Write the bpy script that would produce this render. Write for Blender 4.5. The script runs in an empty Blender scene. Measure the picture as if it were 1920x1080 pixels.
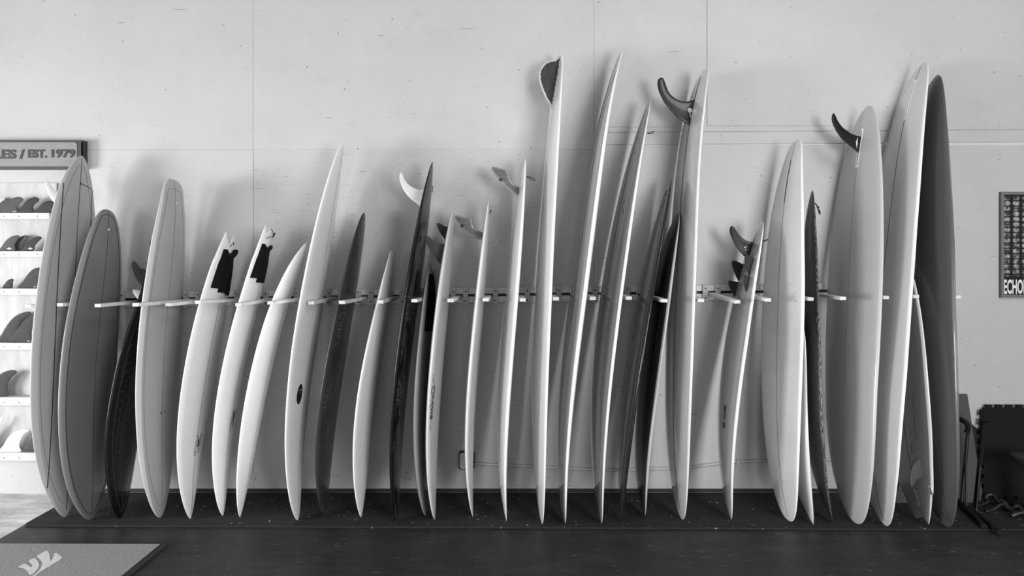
import bpy, bmesh, math, random, json
from mathutils import Vector
random.seed(7)
sc = bpy.context.scene
COL = sc.collection
PI = math.pi
F, D, H, V0 = 1157.0, 4.4, 455 / 263.0, 470.0

# ---------------------------------------------------------------- camera, light, exposure
cam = bpy.data.cameras.new('camera'); cam_o = bpy.data.objects.new('camera', cam); COL.objects.link(cam_o)
cam.sensor_width = 36; cam.lens = F / 1920 * 36; cam.shift_y = -70 / 1920; cam.clip_end = 60
cam_o.location = (0, -D, H); cam_o.rotation_euler = (PI / 2, 0, 0)
sc.camera = cam_o
sc.view_settings.view_transform = 'Standard'; sc.view_settings.look = 'None'
sc.view_settings.gamma = 1; sc.view_settings.use_curve_mapping = False
sc.view_settings.exposure = 0.17

w = bpy.data.worlds.new('world'); sc.world = w; w.use_nodes = True
w.node_tree.nodes['Background'].inputs[0].default_value = (1, 1, 1, 1)
w.node_tree.nodes['Background'].inputs[1].default_value = 0.19

def area(name, loc, target, sx, sy, power, spread=180):
    l = bpy.data.lights.new(name, 'AREA'); l.shape = 'RECTANGLE'; l.size = sx; l.size_y = sy; l.energy = power
    l.spread = math.radians(spread)
    o = bpy.data.objects.new(name, l); COL.objects.link(o); o.location = loc
    o.rotation_euler = (Vector(target) - Vector(loc)).to_track_quat('-Z', 'Y').to_euler()
    return o
area('doorway_daylight', (-8.5, -3.9, 1.45), (-2.0, -.3, 1.3), 2.2, 2.5, 590)
area('overhead_skylight', (3.8, -6.0, 6.2), (1.0, 0.0, 1.4), 2.6, 2.0, 128)
area('shopfront_window', (3.0, -6.2, 1.7), (0.0, 0.0, 1.3), 2.0, 2.0, 210)
area('side_window', (-4.8, -5.2, 1.5), (0.0, 0.0, 1.3), 2.4, 1.8, 80)
area('frontal_fill', (-0.4, -7.5, 1.7), (0.0, 0.0, 1.2), 2.6, 1.8, 40)  # added fill behind the camera, lifts the rails and the gaps between boards

# ---------------------------------------------------------------- helpers
def mk(name, verts, faces, mats, parent=None, smooth=False, slots=None, loc=None):
    me = bpy.data.meshes.new(name); me.from_pydata([tuple(v) for v in verts], [], faces)
    if not isinstance(mats, (list, tuple)): mats = [mats]
    for m in mats: me.materials.append(m)
    if slots: me.polygons.foreach_set('material_index', slots)
    if smooth: me.polygons.foreach_set('use_smooth', [True] * len(me.polygons))
    me.update()
    o = bpy.data.objects.new(name, me); COL.objects.link(o)
    if parent is not None: o.parent = parent
    if loc is not None: o.location = loc
    return o

def tag(o, label=None, cat=None, group=None, kind=None):
    if label: o['label'] = label
    if cat: o['category'] = cat
    if group: o['group'] = group
    if kind: o['kind'] = kind
    return o

def empty(name, loc, label=None, cat=None, group=None):
    o = bpy.data.objects.new(name, None); COL.objects.link(o); o.location = loc; o.empty_display_size = .05
    return tag(o, label, cat, group)

class G:
    def __init__(s): s.v = []; s.f = []
    def box(s, x0, x1, y0, y1, z0, z1):
        b = len(s.v)
        s.v += [(x, y, z) for z in (z0, z1) for y in (y0, y1) for x in (x0, x1)]
        s.f += [tuple(b + i for i in q) for q in ((0, 2, 3, 1), (4, 5, 7, 6), (0, 1, 5, 4), (2, 6, 7, 3), (0, 4, 6, 2), (1, 3, 7, 5))]
        return s
    def hexa(s, c):      # eight corners, same order as box
        b = len(s.v); s.v += [tuple(p) for p in c]
        s.f += [tuple(b + i for i in q) for q in ((0, 2, 3, 1), (4, 5, 7, 6), (0, 1, 5, 4), (2, 6, 7, 3), (0, 4, 6, 2), (1, 3, 7, 5))]
        return s
    def prism(s, poly, f):   # poly 2D, f(a,b,side)->3D , side 0/1
        b = len(s.v); n = len(poly)
        s.v += [tuple(f(a, c, 0)) for a, c in poly] + [tuple(f(a, c, 1)) for a, c in poly]
        s.f += [tuple(b + i for i in range(n)), tuple(b + n + i for i in reversed(range(n)))]
        s.f += [(b + i, b + n + i, b + n + (i + 1) % n, b + (i + 1) % n) for i in range(n)]
        return s
    def cyl(s, c, axis, r, h, n=16):
        c = Vector(c); a = Vector(axis).normalized(); u = a.orthogonal().normalized(); v = a.cross(u); b = len(s.v)
        for k in (0, 1):
            for i in range(n):
                t = 2 * PI * i / n; s.v.append(tuple(c + a * h * k + (u * math.cos(t) + v * math.sin(t)) * r))
        s.f += [tuple(b + i for i in reversed(range(n))), tuple(b + n + i for i in range(n))]
        s.f += [(b + i, b + (i + 1) % n, b + n + (i + 1) % n, b + n + i) for i in range(n)]
        return s
    def tube(s, pts, r, n=8, sub=4):
        P = [Vector(p) for p in pts]
        if sub > 1 and len(P) > 2: P = catmull(P, sub)
        b = len(s.v); prev = None; m = len(P)
        for i, p in enumerate(P):
            t = (P[min(i + 1, m - 1)] - P[max(i - 1, 0)]).normalized()
            if prev is None: u = t.orthogonal().normalized()
            else: u = (prev - t * prev.dot(t)).normalized()
            prev = u; v = t.cross(u)
            for k in range(n):
                a = 2 * PI * k / n; s.v.append(tuple(p + (u * math.cos(a) + v * math.sin(a)) * r))
        for i in range(m - 1):
            for k in range(n):
                s.f.append((b + i * n + k, b + i * n + (k + 1) % n, b + (i + 1) * n + (k + 1) % n, b + (i + 1) * n + k))
        s.f += [tuple(b + k for k in reversed(range(n))), tuple(b + (m - 1) * n + k for k in range(n))]
        return s
    def add(s, name, mat, parent=None, smooth=False, bevel=0, seg=2, loc=None, off=None):
        v = s.v
        if off is not None: v = [(a - off[0], b - off[1], c - off[2]) for a, b, c in v]
        o = mk(name, v, s.f, mat, parent, smooth, loc=loc)
        if bevel:
            m = o.modifiers.new('bevel', 'BEVEL'); m.width = bevel; m.segments = seg; m.limit_method = 'ANGLE'; m.angle_limit = math.radians(40)
        if smooth:
            try: o.data.set_sharp_from_angle(angle=math.radians(40))
            except Exception: pass
        return o

def catmull(P, sub, closed=False):
    out = []; n = len(P)
    rng = range(n) if closed else range(n - 1)
    for i in rng:
        if closed: p0, p1, p2, p3 = P[i - 1], P[i], P[(i + 1) % n], P[(i + 2) % n]
        else: p0, p1, p2, p3 = P[max(i - 1, 0)], P[i], P[i + 1], P[min(i + 2, n - 1)]
        for k in range(sub):
            t = k / sub
            out.append(.5 * ((2 * p1) + (-p0 + p2) * t + (2 * p0 - 5 * p1 + 4 * p2 - p3) * t * t + (-p0 + 3 * p1 - 3 * p2 + p3) * t ** 3))
    if not closed: out.append(P[-1])
    return out

# ---------------------------------------------------------------- materials
MATS = {}
def mat(name, col, rough=.5, coat=0., metal=0., noise=None, bump=None, spec=.5, fn=None, coatr=.05):
    """noise: (scale, amount, stretch) multiplies colour; bump: (scale, strength, stretch)"""
    if name in MATS: return MATS[name]
    m = bpy.data.materials.new(name); m.use_nodes = True; nt = m.node_tree; N = nt.nodes; L = nt.links
    p = N['Principled BSDF']; p.inputs['Base Color'].default_value = (col, col, col, 1)
    p.inputs['Roughness'].default_value = rough; p.inputs['Metallic'].default_value = metal
    p.inputs['Specular IOR Level'].default_value = spec
    p.inputs['Coat Weight'].default_value = coat; p.inputs['Coat Roughness'].default_value = coatr
    tc = N.new('ShaderNodeTexCoord')
    def ntex(scale, stretch=(1, 1, 1), detail=5, rough=.6):
        mp = N.new('ShaderNodeMapping'); mp.inputs['Scale'].default_value = stretch
        L.new(tc.outputs['Object'], mp.inputs[0])
        t = N.new('ShaderNodeTexNoise'); t.inputs['Scale'].default_value = scale; t.inputs['Detail'].default_value = detail
        t.inputs['Roughness'].default_value = rough; L.new(mp.outputs[0], t.inputs[0]); return t.outputs[0]
    def ramp(src, stops):
        r = N.new('ShaderNodeValToRGB'); e = r.color_ramp.elements
        while len(e) < len(stops): e.new(.5)
        for k, (pos, c) in enumerate(stops): e[k].position = pos; e[k].color = (c, c, c, 1)
        L.new(src, r.inputs[0]); return r.outputs[0]
    def mult(a, b, t='MULTIPLY', fac=1):
        x = N.new('ShaderNodeMixRGB'); x.blend_type = t; x.inputs[0].default_value = fac
        for i, s in ((1, a), (2, b)):
            if isinstance(s, float): x.inputs[i].default_value = (s, s, s, 1)
            else: L.new(s, x.inputs[i])
        return x.outputs[0]
    if noise:
        sc_, am, st = noise
        c = mult(float(col), ramp(ntex(sc_, st), [(.3, 1 - am), (.7, 1 + am * .6)]))
        L.new(c, p.inputs['Base Color'])
    if bump:
        sc_, stg, st = bump
        b = N.new('ShaderNodeBump'); b.inputs['Strength'].default_value = stg; b.inputs['Distance'].default_value = .002
        L.new(ntex(sc_, st), b.inputs['Height']); L.new(b.outputs[0], p.inputs['Normal'])
    if fn: fn(nt, p, tc, ntex, ramp, mult)
    MATS[name] = m
    return m

def wall_fn(base, grain):
    def f(nt, p, tc, ntex, ramp, mult):
        N, L = nt.nodes, nt.links
        c = mult(float(base), ramp(ntex(1.3, (1, 1, 1), 3), [(.3, .93), (.7, 1.0)]))
        c = mult(c, ramp(ntex(9, (1, 1, 1), 6, .7), [(.27, .9), (.36, 1.0)]))
        # nail heads and chips in the paint
        v = N.new('ShaderNodeTexVoronoi'); v.inputs['Scale'].default_value = 6.5; L.new(tc.outputs['Object'], v.inputs[0])
        c = mult(c, ramp(v.outputs['Distance'], [(.024, .22), (.036, 1.0)]))
        # short horizontal checks
        g = ramp(ntex(26 if grain else 14, (.35, 1, 4.5), 2, .5), [(.30 if grain else .255, .6), (.335 if grain else .28, 1.0)])
        c = mult(c, g)
        c = mult(c, ramp(ntex(38, (.8, 1, 1.4), 2, .5), [(.27, .55), (.295, 1.0)]))
        c = mult(c, ramp(ntex(3.2, (.5, 1, .8), 7, .75), [(.30, .93), (.42, 1.0), (.66, 1.04)])); L.new(c, p.inputs['Base Color'])
        b = N.new('ShaderNodeBump'); b.inputs['Strength'].default_value = .5 if grain else .3; b.inputs['Distance'].default_value = .003
        h = mult(ntex(30, (.3, 1, 5) if grain else (1, 1, 1), 6, .65), ntex(5, (1, 1, 1), 4), 'MULTIPLY')
        L.new(h, b.inputs['Height']); L.new(b.outputs[0], p.inputs['Normal'])
    return f
M_wall = mat('painted_wall', .72, .55, fn=wall_fn(.49, False))
M_ply = mat('painted_plywood', .72, .55, fn=wall_fn(.475, True))
M_gap = mat('painted_joint_wood', .6, .9)  # pale paint of the base slab that shows in the panel joints

def concrete_fn(base, amp):
    def f(nt, p, tc, ntex, ramp, mult):
        N, L = nt.nodes, nt.links
        c = mult(float(base), ramp(ntex(2.2, (1, 1, 1), 6, .6), [(.3, 1 - amp), (.72, 1 + amp)]))
        c = mult(c, ramp(ntex(8, (.35, 1.6, 1), 8, .75), [(.3, .5), (.5, .95), (.62, 1.25), (.75, 2.2)]))
        s = ramp(ntex(22, (.6, 2.0, 1), 3, .5), [(.66, 0.), (.70, 1.)])
        c = mult(c, mult(s, float(min(base * 3, .2)), 'MULTIPLY'), 'ADD')
        L.new(c, p.inputs['Base Color'])
        b = N.new('ShaderNodeBump'); b.inputs['Strength'].default_value = .5; b.inputs['Distance'].default_value = .003
        L.new(ntex(14, (1, 1, 1), 8, .7), b.inputs['Height']); L.new(b.outputs[0], p.inputs['Normal'])
    return f
M_floor = mat('dark_concrete', .1, .5, fn=concrete_fn(.022, .35))  # darker slab, right of the floor joint
M_floor_pale = mat('pale_concrete', .4, .7, fn=concrete_fn(.6, .12))  # paler slab, left of the floor joint

def carpet_fn(base, amp, speck):
    def f(nt, p, tc, ntex, ramp, mult):
        N, L = nt.nodes, nt.links
        c = mult(float(base), ramp(ntex(170, (1, 1, 1), 2, .6), [(.3, 1 - amp), (.7, 1 + amp)]))
        if speck:
            s = ramp(ntex(42, (1, 1, 1), 2, .5), [(.715, 0.), (.74, speck)])
            c = mult(c, s, 'ADD')
        L.new(c, p.inputs['Base Color'])
        b = N.new('ShaderNodeBump'); b.inputs['Strength'].default_value = .8; b.inputs['Distance'].default_value = .004
        L.new(ntex(230, (1, 1, 1), 2, .6), b.inputs['Height']); L.new(b.outputs[0], p.inputs['Normal'])
    return f
M_mat = mat('ribbed_dark_mat', .03, .9, spec=.25, fn=carpet_fn(.022, .5, .3))
M_door_mat = mat('grey_loop_carpet', .3, .95, fn=carpet_fn(.27, .45, 0))
M_logo = mat('pale_carpet_print', .7, .95, fn=carpet_fn(.66, .25, 0))
M_rubber = mat('black_rubber', .02, .7)
M_foam = mat('black_foam', .010, .9, spec=.2, bump=(300, .5, (1, 1, 1)), noise=(300, .3, (1, 1, 1)))
M_pine = mat('pine_wood', .62, .6, noise=(14, .22, (.3, 3, 3)), bump=(40, .3, (.2, 2, 2)))
M_pine_rail = mat('weathered_pine', .66, .6, noise=(14, .25, (.25, 3, 4)), bump=(40, .3, (.2, 2, 2)))
M_pine_cleat = mat('brown_pine', .5, .6, noise=(14, .3, (3, 3, .3)))
M_peg = mat('peg_pine', .68, .6, noise=(18, .2, (3, .3, 3)), bump=(60, .3, (2, .2, 2)))
M_shelf = mat('pale_painted_pine', .6, .55, noise=(12, .12, (.3, 3, 3)))
M_back = mat('pale_birch_ply', .5, .6, noise=(5, .3, (1.6, 1, .45)))
M_dark = mat('near_black', .008, .6)
M_steel = mat('black_steel', .012, .45)
M_screw = mat('dark_screw', .03, .4, metal=.6)
M_panel = mat('charcoal_board', .055, .7, noise=(5, .12, (1, 1, 1)))
M_cloth = mat('black_cloth', .01, .9)
M_sign_frame = mat('dark_sign_frame', .03, .5)
M_sign = mat('carved_sign_face', .23, .6, noise=(60, .14, (.3, 1, 3)))
M_sign_letter = mat('dark_letters', .02, .5)
M_frame = mat('grey_oak_frame', .16, .5, noise=(20, .15, (3, 1, .3)))
M_white_ink = mat('white_ink', .75, .6)
M_box = mat('painted_metal', .5, .45)

# surfboard finishes
def board_mats(name, deck, bottom, rail, rough=.3, coat=.6, spec=.5, deckfn=None, railfn=None, bottomfn=None, noise=.05):
    a = mat(name + '_deck', deck, rough, coat, spec=spec, noise=None if deckfn else (2.5, noise, (1, 1, .5)), fn=deckfn)
    b = mat(name + '_bottom', bottom, rough, coat, spec=spec, noise=None if bottomfn else (2.5, noise, (1, 1, .5)), fn=bottomfn)
    c = mat(name + '_rail', rail, rough, coat, spec=spec, noise=None if railfn else (2.5, noise, (1, 1, .5)), fn=railfn)
    return [a, b, c]
def wax(base, white, lo=.62):
    def f(nt, p, tc, ntex, ramp, mult):
        s = mult(ramp(ntex(180, (1, 1, .6), 2, .6), [(lo, 0.), (lo + .05, 1.)]), ramp(ntex(7, (1, 1, .6), 3), [(.42, 0.), (.55, 1.)]))
        nt.links.new(mult(float(base), mult(s, float(white), 'MULTIPLY'), 'ADD'), p.inputs['Base Color'])
        nt.links.new(ramp(s, [(0, .3), (1, .8)]), p.inputs['Roughness'])
    return f
def worn(a, b):
    def f(nt, p, tc, ntex, ramp, mult):
        s = mult(ramp(ntex(60, (2.5, 2.5, .45), 6, .8), [(.46, 0.), (.56, 1.)]), ramp(ntex(3, (1, 1, 1), 3), [(.3, .25), (.6, 1.)]))
        nt.links.new(mult(float(a), mult(s, float(b), 'MULTIPLY'), 'ADD'), p.inputs['Base Color'])
    return f
M_line = mat('dark_pinline', .03, .4)
M_line_grey = mat('grey_pinline', .16, .4)
M_line_pale = mat('pale_pinline', .07, .4)
M_white = mat('white_resin', .8, .35)
M_black = mat('black_resin', .008, .35, .3)
M_pad = mat('black_traction_foam', .005, .9, spec=.15, bump=(220, 1., (1, 1, 1)))
M_cord = mat('black_cord', .008, .7)
FINM = dict(pale_fin=mat('pale_fin', .5, .3, .4), white_fin=mat('white_fin', .66, .35, .3), grey_fin=mat('grey_fin', .06, .6, 0, spec=.25),
    wood_fin=mat('wood_fin', .045, .6, 0, spec=.2, noise=(30, .35, (1, 1, 3))), laminated_fin=mat('laminated_fin', .2, .3, .5, noise=(20, .2, (1, 1, 3))),
    walnut_fin=mat('pale_fin_rim', .5, .3, .5), dark_gloss_fin=mat('dark_gloss_fin', .02, .3, .15, spec=.3), side_fin=mat('charcoal_side_fin', .025, .6, spec=.25),
    black_fin=mat('matt_black_fin', .006, .5, spec=.25))
M_wood_dark = mat('dark_laminate', .1, .5, .1, noise=(20, .25, (1, 1, 3)))
M_walnut = mat('walnut_core', .03, .65, 0., noise=(25, .4, (2, 1, .4)))

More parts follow.
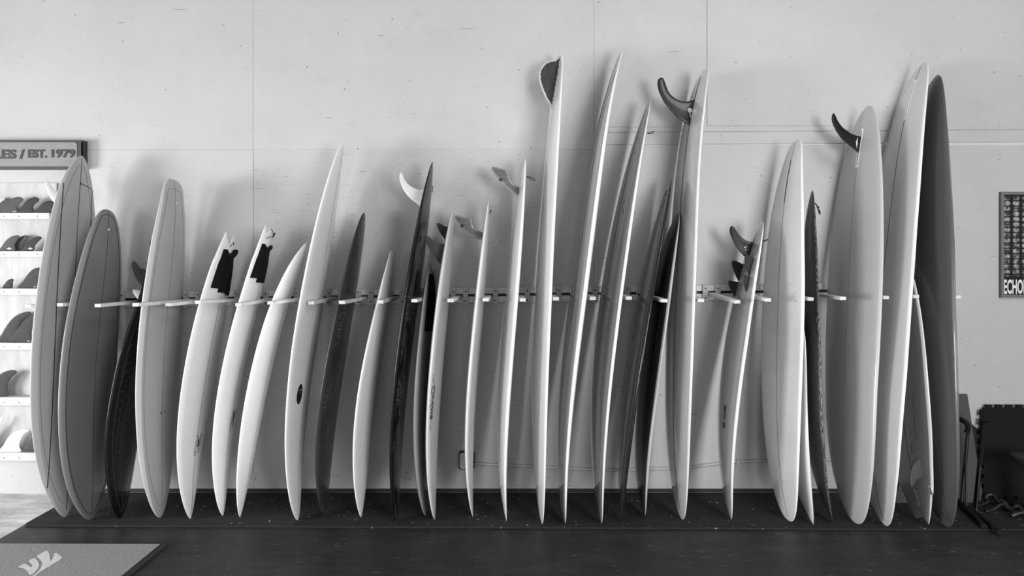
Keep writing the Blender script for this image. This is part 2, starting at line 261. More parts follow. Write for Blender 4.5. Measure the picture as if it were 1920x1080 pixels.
# ---------------------------------------------------------------- data measured for this room
